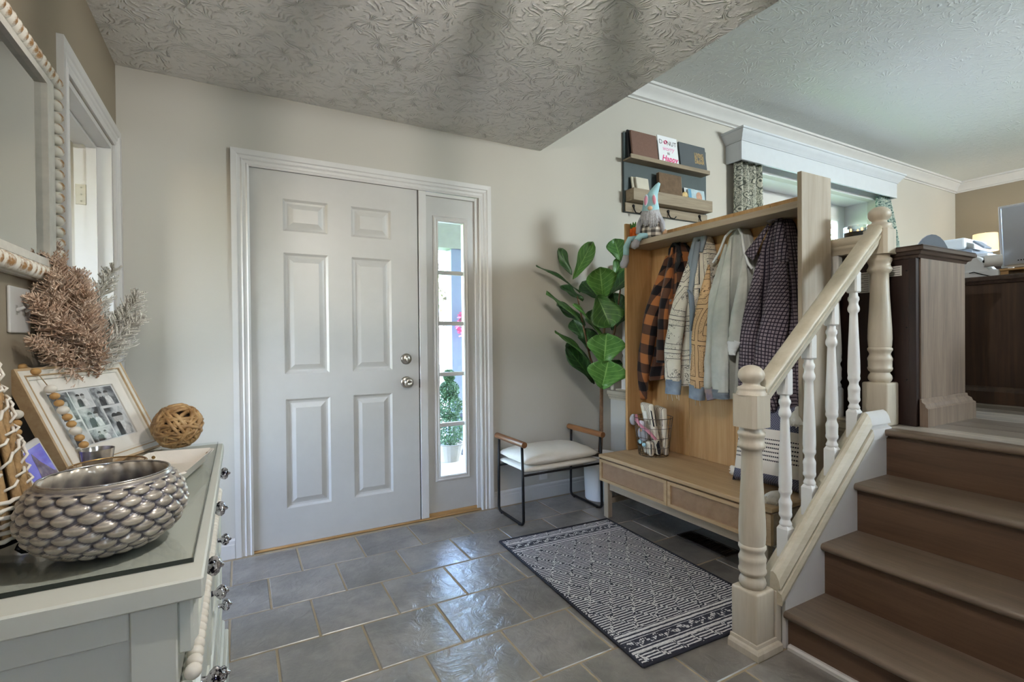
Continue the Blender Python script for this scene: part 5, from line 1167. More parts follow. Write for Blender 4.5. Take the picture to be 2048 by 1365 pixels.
def floral(name, base, ink, leaf):
    t = NT(name); v = uvnode(t); w = t.n('ShaderNodeVectorMath', operation='ADD'); t.l(v, w.inputs[0]); s = t.n('ShaderNodeVectorMath', operation='SCALE'); t.l(t.noise(v, 18, 2, col=True), s.inputs[0]); s.inputs['Scale'].default_value = .03; t.l(s.outputs[0], w.inputs[1])
    d = t.voro(w.outputs[0], 13); eye = t.math('LESS_THAN', d, .16); pet = t.math('COMPARE', d, .40, .045)
    vines = t.math('COMPARE', t.noise(v, 26, 3, .6, 2.0), .5, .035); lv = t.math('GREATER_THAN', t.noise(v, 40, 2), .60)
    c = t.mix(t.math('MULTIPLY', lv, t.math('GREATER_THAN', d, .45)), srgb(base), srgb(leaf)); c = t.mix(t.math('MAXIMUM', eye, t.math('MAXIMUM', pet, t.math('MULTIPLY', vines, t.math('GREATER_THAN', d, .40)))), c, srgb(ink))
    tr_ = t.n('ShaderNodeBsdfTranslucent'); t.l(c, tr_.inputs[0]); t.set(col=c, rough=.9, spec=.1); mx = t.n('ShaderNodeMixShader'); mx.inputs[0].default_value = .3; t.l(t.b.outputs[0], mx.inputs[1]); t.l(tr_.outputs[0], mx.inputs[2]); t.l(mx.outputs[0], t.out.inputs[0]); return t.m
M_fl = floral('floral_curtain_cotton', '#cfcdbf', '#63665f', '#a2a597')
M_fr = floral('floral_curtain_cotton_green', '#c3cec3', '#5f7a78', '#8fa598')
def curtain(name, label, x0, x1, z0, z1, folds, mat, seed, flare=.10):
    th = thing(name, label, 'curtain', ((x0+x1)/2, -.075, z0)); n, m = 14, 60; grid, uv = [], []; r = random.Random(seed)
    for i in range(n+1):
        t = i/n; z = z1+(z0-z1)*t; row, ru = [], []
        for j in range(m+1):
            u = j/m; sp = 1+flare*t**.8
            x = x0+(x1-x0)*u*sp; y = -.075+.030*(.7+.3*t)*sin(2*pi*folds*u+.3*sin(2*t))+.006*sin(31*u)
            row.append((x, y, z)); ru.append((u*(x1-x0)*1.7, z))
        grid.append(row); uv.append(ru)
    uvmesh('panel', grid, uv, mat, th, thick=.003); return th
curtain('floral_curtain', 'cream floral curtain panel at the left end of the cornice', 3.765, 4.12, 1.0, 2.66, 4, M_fl, 1)
curtain('floral_curtain', 'green tinted floral curtain panel at the right end of the cornice', 6.17, 6.385, 1.0, 2.66, 5, M_fr, 2, 2.6)
# ------------------------------------------------------------------ console dresser by the taupe wall
ZT = .777
M_cons = plain('pale_sage_white_paint', '#d3d5cd', .45, var=.02)
cn = thing('console_dresser', 'pale painted dresser under the beaded mirror', 'dresser', (-.32, -1.53, 0))
YA, YB = -2.072, -1.0
obj('top_board', box(NB(), (LW+.002, YA, ZT-.032), (-.100, YB, ZT), .003), M_cons, cn)
obj('body', box(NB(), (LW+.004, YA+.022, .10), (-.136, YB-.012, ZT-.033)), M_cons, cn)
for a, b in (((LW+.004, YA+.012, .10), (LW+.05, YA+.0215, ZT-.033)), ((-.190, YA+.012, .10), (-.134, YA+.0215, ZT-.033)), ((LW+.0505, YA+.012, ZT-.075), (-.1905, YA+.0215, ZT-.033))): obj('end_frame', box(NB(), a, b, .002), M_cons, cn)
M_knob = NT('mercury_glass_knob'); v = M_knob.coords(); f = M_knob.noise(v, 120, 3); M_knob.set(col=M_knob.ramp(f, [(.42, srgb('#2a2733')), (.5, srgb('#d6d3d8'))]), rough=.12, metal=.85); M_knob = M_knob.m
knob0 = None
for r, (z0, z1) in enumerate(((.655, .738), (.43, .60), (.215, .415))):
    for c in range(3):
        y0 = YA+.03+c*.346; y1 = y0+.34
        d = obj('drawer', box(NB(), (-.1355, y0, z0), (-.116, y1, z1), .003), M_cons, cn)
        obj('drawer_bead', mitre_frame(NB(), y0+.025, y1-.025, z0+.02, z1-.02, [(0, 0), (0, .004), (.006, .006), (.012, 0)], 'X', -.116, sides='ALL'), M_cons, d)
        zk = .717 if r == 0 else (z0+z1)/2; yk = (-1.887, -1.541, -1.182)[c]
        bm = NB(); lathe(bm, [(.0001, 0), (.007, 0), (.006, .008), (.011, .012), (.016, .018), (.0165, .024), (.012, .030), (.005, .032), (.004, .036), (.0001, .038)], seg=16, cap=False)
        for vv in bm.verts:
            rr = sqrt(vv.co.x**2+vv.co.y**2)
            if rr > .010: k = 1+.10*cos(8*atan2(vv.co.y, vv.co.x)); vv.co.x *= k; vv.co.y *= k
        xf(bm, Matrix.Translation((-.116, yk, zk)) @ Matrix.Rotation(pi/2, 4, 'Y')); obj('knob', bm, M_knob, d, smooth=True, auto=60)
M_beadw = plain('chalk_white_bead', '#e6e0d4', .7, var=.08, scale=80)
bm = NB(); sphere(bm, (0, 0, 0), .0122, 12, 8, (1, .93, 1)); bead0 = obj('bead', bm, M_beadw, cn, smooth=True, local=True); bead0.matrix_parent_inverse = WM[cn.name].inverted(); bead0.matrix_basis = Matrix.Translation((-.117, YA+.035, .622))
for k in range(1, 42): instance(bead0, Matrix.Translation((-.117, YA+.035+.0248*k, .622)), cn)
obj('plinth', box(NB(), (LW+.002, YA+.006, 0), (-.094, YB, .15), .004), M_cons, cn)
obj('plinth_cap', box(NB(), (LW+.002, YA+.014, .1505), (-.104, YB-.002, .185), .006), M_cons, cn)
# glass sheet
M_plate = thin_glass('green_tinted_plate_glass', (.985, .997, .99, 1), .06, .05)
t = NT('dark_glass_edge'); t.set(col=srgb('#16211d'), rough=.15, spec=.6); M_gedge = t.m
gs = thing('glass_sheet', 'green tinted protective glass sheet on the dresser top', 'glass top', (-.33, -1.5, ZT+.0005))
GX0, GX1, GY0, GY1, GT = LW+.006, -.116, -2.010, -1.004, .0075
bm = NB(); box(bm, (GX0, GY0+.0012, ZT+.0006), (GX1-.0012, GY1, ZT+GT)); obj('pane', bm, M_plate, gs)
obj('polished_edge', box(NB(), (GX0, GY0, ZT+.0006), (GX1-.0013, GY0+.0011, ZT+GT)), M_gedge, gs); obj('polished_edge', box(NB(), (GX1-.0011, GY0, ZT+.0006), (GX1, GY1, ZT+GT)), M_gedge, gs)
ZG = ZT+GT+.0004     # things stand here (0.785)

# ------------------------------------------------------------------ scalloped glass bowl
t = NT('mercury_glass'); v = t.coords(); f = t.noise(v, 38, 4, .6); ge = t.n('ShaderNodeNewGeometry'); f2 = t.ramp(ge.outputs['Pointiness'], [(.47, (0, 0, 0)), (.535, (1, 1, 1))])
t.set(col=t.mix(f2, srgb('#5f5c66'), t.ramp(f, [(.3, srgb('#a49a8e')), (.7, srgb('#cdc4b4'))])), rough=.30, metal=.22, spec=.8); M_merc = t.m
t = NT('mercury_glass_plain'); v = t.coords(); f = t.noise(v, 38, 4, .6)
t.set(col=t.ramp(f, [(.3, srgb('#8f8b90')), (.5, srgb('#b3aca4')), (.72, srgb('#cfc6b6'))]), rough=.2, metal=.72, spec=.6); M_merc2 = t.m
bw = thing('scalloped_glass_bowl', 'silvery scalloped mercury glass bowl on the dresser', 'bowl', (-.246, -1.88, ZG))
bx, by = -.246, -1.880; segs, rws = 200, 84
def bprof(t_):  # t 0..1 bottom to rim
    P = [(0, .050, 0), (.06, .066, .004), (.25, .094, .025), (.5, .1075, .058), (.7, .104, .085), (.88, .093, .106), (1.0, .0875, .118)]
    for (a, r0, z0), (b, r1, z1) in zip(P, P[1:]):
        if t_ <= b:
            k = (t_-a)/(b-a); return r0+(r1-r0)*k, z0+(z1-z0)*k
    return P[-1][1:]
bm = NB(); rings = []; NS = 20; NR = 8
for i in range(rws+1):
    t_ = i/rws; r, z = bprof(t_); ring = []
    for j in range(segs):
        a = 2*pi*j/segs; d = 0
        if .05 < t_ < .93:
            q = (t_-.05)/.88*NR; row = int(q); best = -1
            for rr in (row-1, row, row+1):
                cy_ = rr+.5; sft = .5*(rr % 2); u = a/(2*pi)*NS+sft; fu = u-math.floor(u)-.5; fv = q-cy_
                # scallop pointing down: round lower lip, pointed top
                e = (fu/.50)**2+((fv/.72)**2 if fv < 0 else (fv/.62+abs(fu)*.55)**2)
                if e < 1: best = max(best, sqrt(1-e)*(1.0 if fv < .1 else .85))
            d = .0085*best if best > 0 else -.0015
        ring.append(bm.verts.new((bx+(r+d)*cos(a), by+(r+d)*sin(a), ZG+z)))
    rings.append(ring)
for r, z in ((.0845, .118), (.088, .100), (.099, .075), (.101, .055), (.088, .026), (.06, .008)):
    rings.append([bm.verts.new((bx+(r+.0015*sin(22*2*pi*j/segs))*cos(2*pi*j/segs), by+(r+.0015*sin(22*2*pi*j/segs))*sin(2*pi*j/segs), ZG+z)) for j in range(segs)])
for A, B in zip(rings, rings[1:]):
    for j in range(segs): bm.faces.new((A[j], A[(j+1) % segs], B[(j+1) % segs], B[j]))
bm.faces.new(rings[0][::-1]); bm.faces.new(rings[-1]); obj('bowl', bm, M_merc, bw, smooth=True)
bm = NB(); tube(bm, [(bx+.0862*cos(2*pi*k/64), by+.0862*sin(2*pi*k/64), ZG+.119) for k in range(64)], .0018, 8, closed=True); obj('rim', bm, plain('silver_rim', '#b9b6b6', .2, .8), bw, smooth=True)

# ------------------------------------------------------------------ rattan ball
t = NT('peeled_rattan'); v = t.coords(); t.set(col=t.ramp(t.noise(v, 30, 4), [(.3, srgb('#7d5a34')), (.5, srgb('#a17c50')), (.72, srgb('#c4a273'))]), rough=.5); t.bump(t.noise(v, 140, 3), .3, .003); M_rat = t.m
rb = thing('rattan_ball', 'woven rattan ball at the far end of the dresser', 'decor ball', (-.222, -1.068, ZG))
rc = Vector((-.222, -1.068, ZG+.0722)); rr = random.Random(5)
for k in range(34):
    ax = Vector((rr.gauss(0, 1), rr.gauss(0, 1), rr.gauss(0, 1))).normalized(); e1 = ax.orthogonal().normalized(); e2 = ax.cross(e1); off = rr.uniform(-.42, .42); R_ = .0655*rr.uniform(.93, 1.0); ph = rr.uniform(0, 6)
    rad = R_*sqrt(1-off*off); pts = []
    for q in range(26):
        a = 2*pi*q/26; w = 1+.035*sin(5*a+ph); pts.append(rc+ax*(R_*off*(1+.06*sin(3*a+ph)))+(e1*cos(a)+e2*sin(a))*rad*w)
    bm = NB(); tube(bm, pts, rr.uniform(.0042, .0058), 6, closed=True); obj('strand', bm, M_rat, rb, smooth=True)
bm = NB(); sphere(bm, rc, .052, 20, 14); obj('core_shadow', bm, plain('dark_core_shade', '#3a2a1b', .9), rb, smooth=True)  # dark sphere stands in for the shade inside the hollow ball

# ------------------------------------------------------------------ collage frame
FW, FH = .376, .30
FM = Matrix.Translation((-.421, -1.315, ZG+.001)) @ Matrix.Rotation(-(.413), 4, 'Z') @ Matrix.Rotation(radians(-25.5), 4, 'Y')
# local axes: x = out of the picture (toward viewer), y along the bottom edge, z up
FM = Matrix.Translation((-.421, -1.315, ZG+.001)) @ Matrix(((cos(.413), sin(.413), 0, 0), (-sin(.413), cos(.413), 0, 0), (0, 0, 1, 0), (0, 0, 0, 1))) @ Matrix.Rotation(radians(-25.5), 4, 'Y')
pf = thing('collage_frame', 'whitewashed picture frame with black and white photo collage on the dresser', 'picture frame', (-.35, -1.14, ZG))
M_wash = plain('whitewashed_wood', '#ddd8ce', .6, var=.06, scale=40); M_raw = wood('raw_wood_edge', '#a58a68', '#b99e7b', '#c9b18e', 'Y', .6)
def fobj(name, bm, mat, parent, **k): xf(bm, FM); return obj(name, bm, mat, parent, **k)
def ring_bm(o0, o1, x0, x1, bev=.0):
    bm = NB(); wall_holes(bm, o0, FW-o0, o0, FH-o0, [(o1, FW-o1, o1, FH-o1)], x0, x1, 'X'); return bm
fo = fobj('outer_frame', ring_bm(0, .020, -.030, .0), M_wash, pf)
fobj('worn_edge', ring_bm(-.0008, .0055, -.0305, .0012), M_raw, fo); fobj('inner_step', ring_bm(.0205, .030, -.02, -.004), M_wash, fo); fobj('worn_step', ring_bm(.0185, .0215, -.01, .0010), M_raw, fo)
fobj('mat_board', ring_bm(.029, .066, -.014, -.0095), plain('ivory_mat_board', '#e6e1d8', .8), pf); fobj('backing', box(NB(), (-.032, .004, .004), (-.020, FW-.004, FH-.004)), plain('brown_backing', '#5d4b3c', .8), pf)
fobj('print_sheet', box(NB(), (-.016, .06, .06), (-.0145, FW-.06, FH-.06)), plain('white_photo_paper', '#dedede', .5), pf)
def photo_mat(k):
    t = NT('black_and_white_photo_%d' % k); v = t.coords(loc=(k*1.7, k*.9, 0)); f = t.noise(v, 26, 4, .6, .6); g = t.noise(v, 9, 2)
    m = t.math('ADD', t.math('MULTIPLY', f, .45), t.math('MULTIPLY', g, .6)); t.set(col=t.ramp(m, [(.40, srgb('#141518')), (.47, srgb('#5c5f64')), (.53, srgb('#a5a8ab')), (.6, srgb('#d6d7d7'))]), rough=.4); return t.m
for k, (y0, y1, z0, z1) in enumerate(((.068, .135, .145, .228), (.140, .205, .178, .228), (.212, .305, .170, .230), (.142, .225, .112, .172), (.068, .135, .070, .138), (.142, .225, .070, .107), (.232, .306, .070, .162))):
    ph_ = fobj('photo_print', box(NB(), (-.0145, y0, z0), (-.0138, y1, z1)), photo_mat(k), pf)
    w_, h_ = y1-y0, z1-z0
    for dy, hd, bd in ((-.13, '#1d1d20', '#2a2b30'), (.13, '#3a3634', '#e4e4e4')):
        yc_, zc_ = (y0+y1)/2+dy*w_, z0+h_*.62; hr = .13*h_
        fobj('figure_print', prism(NB(), [(yc_-.17*w_, z0+.001), (yc_-.14*w_, z0+h_*.38), (yc_-.05*w_, z0+h_*.52), (yc_+.06*w_, z0+h_*.52), (yc_+.14*w_, z0+h_*.36), (yc_+.16*w_, z0+.001)], .0002, 'X', -.01378), plain('print_body_'+bd[1:], bd, .5, var=.2, scale=90), ph_)
        fobj('figure_print', prism(NB(), [(yc_+hr*.9*cos(a_), zc_+hr*1.15*sin(a_)) for a_ in [2*pi*i_/12 for i_ in range(12)]], .0003, 'X', -.01372), plain('print_face', '#b9b7b5', .5, var=.15, scale=120), ph_)
        fobj('figure_print', prism(NB(), [(yc_+hr*1.1*cos(a_), zc_+hr*.35+hr*1.0*sin(a_)) for a_ in [pi*i_/8 for i_ in range(9)]], .0003, 'X', -.01338), plain('print_hair_'+hd[1:], hd, .5), ph_)
fobj('pane', box(NB(), (-.0120, .060, .060), (-.0105, FW-.060, FH-.060)), M_glass, pf)
fobj('easel_leg', box(NB(), (-.040, FW/2-.03, .02), (-.034, FW/2+.03, FH*.6)), plain('brown_backing', '#5d4b3c', .8), pf)

# ------------------------------------------------------------------ bead garland over the frame
M_tan = plain('tan_wood_bead', '#b58c57', .6, var=.12, scale=60); M_wbe = plain('white_wood_bead', '#e3ddd2', .7, var=.05)
bg = thing('bead_garland', 'garland of white and tan wooden beads draped over the picture frame', 'bead garland', (-.42, -1.25, ZG+.3))
path = [FM @ Vector(p) for p in ((-.030, .050, FH+.010), (-.010, .048, FH+.012), (.006, .050, FH-.006), (.011, .056, .235))]
pts = [Vector((.013, .060+.0022*k*0, .222-.0155*k)) for k in range(14)]
cord = path[:3]+[FM @ Vector((.012, .058, .228))]+[FM @ Vector((.016, .052+.0012*k, .232-.0205*k)) for k in range(12)]
bm = NB(); tube(bm, cord, .0012, 5); obj('cord', bm, M_raw, bg, smooth=True)
bs = []
for mat_, r_ in ((M_wbe, .0135), (M_tan, .0108)):
    bm = NB(); sphere(bm, (0, 0, 0), r_, 14, 10, (1, 1, .85)); bs.append(obj('bead', bm, mat_, bg, smooth=True))
bs[0].matrix_basis = Matrix.Translation(FM @ Vector((.016, .052, .232))); bs[1].matrix_basis = Matrix.Translation(FM @ Vector((.016, .0532, .2115)))
for k in range(2, 12): instance(bs[0] if k % 3 == 0 else bs[1], Matrix.Translation(FM @ Vector((.016, .052+.0012*k, .232-.0205*k))), bg)
instance(bs[1], Matrix.Translation(FM @ Vector((-.016, .048, FH+.012))), bg); instance(bs[1], Matrix.Translation(FM @ Vector((.006, .050, FH-.012))), bg)
for k in range(8): instance(bs[0] if k % 3 == 0 else bs[1], Matrix.Translation((-.512, -1.345-.001*k, ZG+.012+.021*(7-k)+.01)), bg)
bm = NB(); tube(bm, [(-.512, -1.345, ZG+.165), (-.512, -1.352, ZG+.02)], .0012, 5); obj('cord', bm, M_raw, bg)

# ------------------------------------------------------------------ smart display
DW, DH = .200, .112
DM = Matrix.Translation((-.414, -1.556, ZG+.012)) @ Matrix.Rotation(.065, 4, 'Z') @ Matrix.Rotation(radians(-23), 4, 'Y')
sd_ = thing('smart_display', 'small white smart display showing a blue screen on the dresser', 'smart display', (-.43, -1.45, ZG))
bm = NB(); box(bm, (-.010, 0, 0), (0, DW, DH), .0045, 3); xf(bm, DM); obj('bezel', bm, M_plw, sd_, smooth=True, auto=40)
t = NT('lit_blue_sky_screen'); v = t.coords(); c = t.ramp(t.noise(v, 10, 2), [(.3, srgb('#5a5cd6')), (.7, srgb('#8f92ee'))]); t.set(col=(0, 0, 0, 1), rough=.15, emit=c, estr=.75)
bm = NB(); box(bm, (-.0004, .016, .014), (.0006, DW-.016, DH-.014)); xf(bm, DM); sc_ = obj('screen', bm, t.m, sd_)
t = NT('lit_rock_picture'); v = t.coords(); c = t.ramp(t.noise(v, 45, 4), [(.3, srgb('#38305a')), (.55, srgb('#6f668a')), (.8, srgb('#b9a9a0'))]); t.set(col=(0, 0, 0, 1), rough=.15, emit=c, estr=.6)
bm = NB(); prism(bm, [(.060, .0145), (.078, .050), (.083, .076), (.092, .088), (.101, .080), (.118, .062), (.140, .048), (.165, .030), (.1835, .024), (.1835, .0145)], .0003, 'X', .0007); xf(bm, DM); obj('rock_picture', bm, t.m, sc_)
bm = NB(); prism(bm, [(-.012, .002), (-.022, .09), (-.060, -.010), (-.010, -.010)], .15, 'Y', .025); xf(bm, DM); obj('speaker_base', bm, plain('heather_grey_fabric', '#8c857c', .9), sd_)
for v_ in bpy.data.objects['speaker_base'].data.vertices: v_.co.z = max(v_.co.z, ZG+.0005)

# ------------------------------------------------------------------ votive, gold dish, tray
vo = thing('mercury_votive', 'small speckled mercury glass votive in front of the frame', 'votive', (-.345, -1.375, ZG))
bm = NB(); lathe(bm, [(.0001, ZG), (.026, ZG), (.030, ZG+.006), (.029, ZG+.035), (.035, ZG+.078), (.0335, ZG+.078), (.0275, ZG+.036), (.0001, ZG+.006)], -.357, -1.385, 28, cap=False); obj('cup', bm, M_merc2, vo, smooth=True, auto=60)
t = NT('amber_dish_glass'); t.set(col=srgb('#f0d9bd'), rough=.05, trans=.85, ior=1.3); M_amb = t.m
gd = thing('amber_glass_dish', 'low amber glass dish with gold rim behind the bowl', 'dish', (-.300, -1.575, ZG))
bm = NB(); lathe(bm, [(.0001, ZG), (.058, ZG), (.066, ZG+.010), (.068, ZG+.075), (.0655, ZG+.075), (.063, ZG+.012), (.0001, ZG+.004)], -.300, -1.575, 40, cap=False); obj('dish', bm, M_amb, gd, smooth=True, auto=50)
bm = NB(); tube(bm, [(-.300+.0668*cos(2*pi*k/48), -1.575+.0668*sin(2*pi*k/48), ZG+.0755) for k in range(48)], .0017, 6, closed=True); obj('gold_rim', bm, plain('gold_rim', '#c9a06a', .25, .9), gd, smooth=True)
M_leath = plain('white_leather', '#e7e0d6', .5, var=.03, bump=.2, bscale=150)
ty = thing('catchall_tray', 'white leather catchall tray with brass snaps on the dresser', 'tray', (-.215, -1.42, ZG))
TM = Matrix.Translation((-.215, -1.42, ZG)) @ Matrix.Rotation(radians(-10), 4, 'Z')
bm = NB(); box(bm, (-.055, -.115, .0), (.055, .115, .004), .001); xf(bm, TM); obj('base', bm, M_leath, ty)
def side(p, q, out):
    bm = NB(); P_, Q_ = Vector(p), Vector(q); o_ = Vector(out); d_ = (Q_-P_).normalized()
    a = [P_, Q_, Q_+d_*.012+o_*.020+Vector((0, 0, .034)), P_-d_*.012+o_*.020+Vector((0, 0, .034))]
    th_ = o_*.003
    v1 = [bm.verts.new(k) for k in a]; v2 = [bm.verts.new(k+th_) for k in a]
    bm.faces.new(v1); bm.faces.new(v2[::-1])
    for i in range(4): bm.faces.new((v1[i], v1[(i+1) % 4], v2[(i+1) % 4], v2[i]))
    xf(bm, TM); return obj('side', bm, M_leath, ty)
cs = ((-.055, -.115, .003), (.055, -.115, .003), (.055, .115, .003), (-.055, .115, .003))
for i, out in enumerate(((0, -1, 0), (1, 0, 0), (0, 1, 0), (-1, 0, 0))): side(cs[i], cs[(i+1) % 4], out)
M_brass = plain('antique_brass', '#8a6f43', .3, .9)
for (x, y) in ((-1, -1), (1, -1), (1, 1), (-1, 1)):
    bm = NB(); tube(bm, [(x*.050, y*.110, .004), (x*.072, y*.134, .034)], [.004, .010], 6, flat=.3); xf(bm, TM); cn_ = obj('corner_tab', bm, M_leath, ty)
    bm = NB(); sphere(bm, (x*.064, y*.121, .024), .0048, 10, 8); xf(bm, TM); obj('snap', bm, M_brass, cn_, smooth=True)

# ------------------------------------------------------------------ woven basket on iron stand
sx_, sy_ = -.440, -1.845
is_ = thing('iron_scroll_stand', 'black iron scroll stand under the tall woven basket', 'stand', (sx_, sy_, ZG))
bm = NB(); tube(bm, [(sx_+.088*cos(2*pi*k/40), sy_+.088*sin(2*pi*k/40), ZG+.030) for k in range(40)], .0042, 8, closed=True); obj('ring', bm, M_black, is_, smooth=True)
for a in (-.15, 2.2, 4.1):
    ca_, sa_ = cos(a), sin(a)
    def RP(r, z): return (sx_+r*ca_, sy_+r*sa_, ZG+z)
    bm = NB(); tube(bm, [RP(.078, .030), RP(.090, .026), RP(.098, .014), RP(.094, .005), RP(.084, .0045), RP(.077, .010), RP(.080, .017)], [.004, .0045, .0045, .0045, .004, .0038, .003], 8)
    if min((Vector(v_.co).x for v_ in bm.verts)) > LW: obj('scroll_foot', bm, M_black, is_, smooth=True)
    else: bm.free()
    if ca_ > .5: bm = NB(); tube(bm, [RP(.088, .032), RP(.094, .040), RP(.104, .046), RP(.112, .040), RP(.110, .032), RP(.104, .030)], [.004, .004, .004, .004, .0035, .003], 8); obj('scroll', bm, M_black, is_, smooth=True)
M_sea = plain('seagrass_strip', '#a5855c', .8, var=.2, scale=70, bump=.6, bscale=120); M_cot = plain('white_cotton_cord', '#e6e0d6', .9)
wb_ = thing('woven_basket', 'tall woven seagrass basket with white lacing at the left edge', 'basket', (sx_, sy_, ZG+.035))
def wr(z): return .092-.060*(z/.32)**1.15
for k in range(22):
    a = 2*pi*k/22; bm = NB(); tube(bm, [(sx_+wr(z)*cos(a), sy_+wr(z)*sin(a), ZG+.036+z) for z in [.32*i/8 for i in range(9)]], [.0125-.0062*i/8 for i in range(9)], 6, flat=.5)
    obj('seagrass_strip', bm, M_sea, wb_, smooth=True)
st0 = 0
for k in range(22):
    a = 2*pi*(k+.5)/22
    if not -1.9 < (a if a < pi else a-2*pi) < 1.9: continue
    for q in range(8):
        z = .075+.033*q+(.016 if k % 2 else 0); da = .15; w = .022 if q % 2 else .010
        bm = NB(); tube(bm, [(sx_+(wr(z)+.004)*cos(a-da), sy_+(wr(z)+.004)*sin(a-da), ZG+.036+z), (sx_+(wr(z)+.0095)*cos(a), sy_+(wr(z)+.0095)*sin(a), ZG+.036+z+w*.5), (sx_+(wr(z)+.004)*cos(a+da), sy_+(wr(z)+.004)*sin(a+da), ZG+.036+z+w)], .0024, 5); obj('stitch', bm, M_cot, wb_, smooth=True)
for k in range(6):
    z = .004+.011*k; bm = NB(); tube(bm, [(sx_+(wr(z)+.0085+.0035*(1 if (q+k) % 2 else -1))*cos(2*pi*q/44), sy_+(wr(z)+.0085+.0035*(1 if (q+k) % 2 else -1))*sin(2*pi*q/44), ZG+.036+z) for q in range(44)], .0034, 6, closed=True); obj('weave_row', bm, M_cot, wb_, smooth=True)
bm = NB(); lathe(bm, [(.0001, ZG+.0365), (.085, ZG+.0365), (.026, ZG+.345), (.0001, ZG+.345)], sx_, sy_, 24, cap=False); obj('lining', bm, plain('dark_seagrass_lining', '#6d563a', .9), wb_, smooth=True)

# ------------------------------------------------------------------ dried pampas
pp = thing('dried_pampas', 'blush and white dried pampas plumes behind the picture frame', 'dried flowers', (-.465, -.965, ZG))
bm = NB(); lathe(bm, [(.0001, ZG), (.034, ZG), (.046, ZG+.04), (.046, ZG+.09), (.026, ZG+.15), (.022, ZG+.19), (.027, ZG+.205), (.023, ZG+.205), (.018, ZG+.17), (.0001, ZG+.16)], -.468, -.968, 28, cap=False); obj('vase', bm, plain('amber_brown_vase', '#5a3820', .25), pp, smooth=True)
def plume_mat(name, c0, c1, c2):
    t = NT(name); v = t.coords(); t.set(col=t.ramp(t.noise(v, 22, 4), [(.28, srgb(c0)), (.5, srgb(c1)), (.75, srgb(c2))]), rough=.95, spec=.1); return t.m
M_blush = plume_mat('blush_pampas', '#b08f78', '#d3b8a3', '#ead8c8'); M_ivory_p = plume_mat('ivory_pampas', '#c4beb2', '#e0dbd2', '#f2efe9')
rp = random.Random(12)
def plume(base, tip, wid, mat, dens=36):
    wid *= 1.25
    B, T = Vector(base), Vector(tip); ax = T-B; L = ax.length; ax.normalize(); e1 = ax.orthogonal().normalized(); e2 = ax.cross(e1); bend = Vector((rp.uniform(-1, 1), rp.uniform(-1, 1), .2))*.03
    def sp(t): return B+ax*(L*t)+bend*sin(pi*t)
    bm = NB(); tube(bm, [sp(k/8) for k in range(9)], [.0022-.0016*k/8 for k in range(9)], 5)
    for i in range(dens):
        t = .20+.80*i/dens
        for q in range(6):
            a = rp.uniform(0, 2*pi); d = (e1*cos(a)+e2*sin(a)); w = wid*(1.05-.75*t)*rp.uniform(.65, 1.1)*(1 if t > .3 else .7)
            p0 = sp(t); p1 = p0+d*w*.55+ax*(w*.45); p2 = p0+d*w*.92+ax*(w*.9)-Vector((0, 0, .12*w))
            tube(bm, [p0, p1, p2], [.0010, .0026, .0006], 4, cap=False)
            for s in range(4):
                c = p0.lerp(p2, .25+.2*s); a2 = rp.uniform(0, 2*pi); dd = (e1*cos(a2)+e2*sin(a2)+ax*.9).normalized(); l2 = w*.30*rp.uniform(.7, 1.2)
                tube(bm, [c, c+dd*l2*.6, c+dd*l2+ax*(.2*l2)], [.0008, .0020, .0005], 3, cap=False)
    zlim = LW+.004
    for v_ in bm.verts:
        if v_.co.x < zlim: v_.co.x = zlim+.002*rp.random()
    return obj('plume', bm, mat, pp, smooth=True)
b0 = (-.466, -.968, ZG+.19)
for tip, w in (((-.505, -1.10, 1.365), .075), ((-.47, -1.02, 1.33), .075), ((-.515, -1.22, 1.24), .065), ((-.50, -1.28, 1.13), .055), ((-.44, -1.08, 1.27), .07), ((-.49, -1.17, 1.31), .07), ((-.515, -1.02, 1.42), .06), ((-.45, -1.16, 1.16), .06)): plume(b0, tip, w, M_blush)
for tip, w in (((-.40, -.92, 1.36), .065), ((-.335, -.93, 1.28), .065), ((-.32, -.95, 1.20), .055), ((-.385, -.86, 1.22), .06)): plume(b0, tip, w, M_ivory_p)

# ------------------------------------------------------------------ beaded mirror, switch
mi = thing('beaded_mirror', 'rectangular mirror with white worn bead frame on the taupe wall', 'mirror', (LW, -1.44, 1.29))
MY0, MY1, MZ0, MZ1 = -1.92, -.968, 1.292, 1.908
bm = NB(); wall_holes(bm, MY0, MY1, MZ0, MZ1, [(MY0+.10, MY1-.10, MZ0+.062, MZ1-.062)], LW+.001, LW+.016, 'X'); obj('backing_frame', bm, M_wash, mi)
bm = NB(); wall_holes(bm, MY0+.070, MY1-.070, MZ0+.042, MZ1-.042, [(MY0+.125, MY1-.125, MZ0+.062, MZ1-.062)], LW+.0165, LW+.034, 'X'); obj('inner_frame', bm, M_wash, mi)
t = NT('mirror_silver'); t.set(col=(.86, .88, .87, 1), rough=.012, metal=1.0)
obj('mirror_glass', box(NB(), (LW+.0165, MY0+.12, MZ0+.060), (LW+.020, MY1-.12, MZ1-.060)), t.m, mi)
t = NT('worn_white_bead'); v = t.coords(); x, y, z = t.sep(v); wn = t.math('ADD', t.math('MULTIPLY', t.noise(v, 60, 3), .55), t.math('MULTIPLY', x, 14.0)); t.set(col=t.mix(t.ramp(wn, [(.42, (0, 0, 0)), (.52, (1, 1, 1))]), srgb('#e2ddd2'), srgb('#9c7448')), rough=.7); M_wb = t.m
bm = NB(); sphere(bm, (0, 0, 0), .0168, 14, 10, (1, 1.25, .98)); B0 = obj('bead', bm, M_wb, mi, smooth=True); first = True
def put(y, z, rot):
    global first
    M = Matrix.Translation((LW+.030, y, z)) @ Matrix.Rotation(rot, 4, 'X') @ Matrix.Rotation(random.uniform(-.5, .5), 4, 'Y')
    if first: B0.matrix_basis = M; first = False
    else: instance(B0, M, mi)
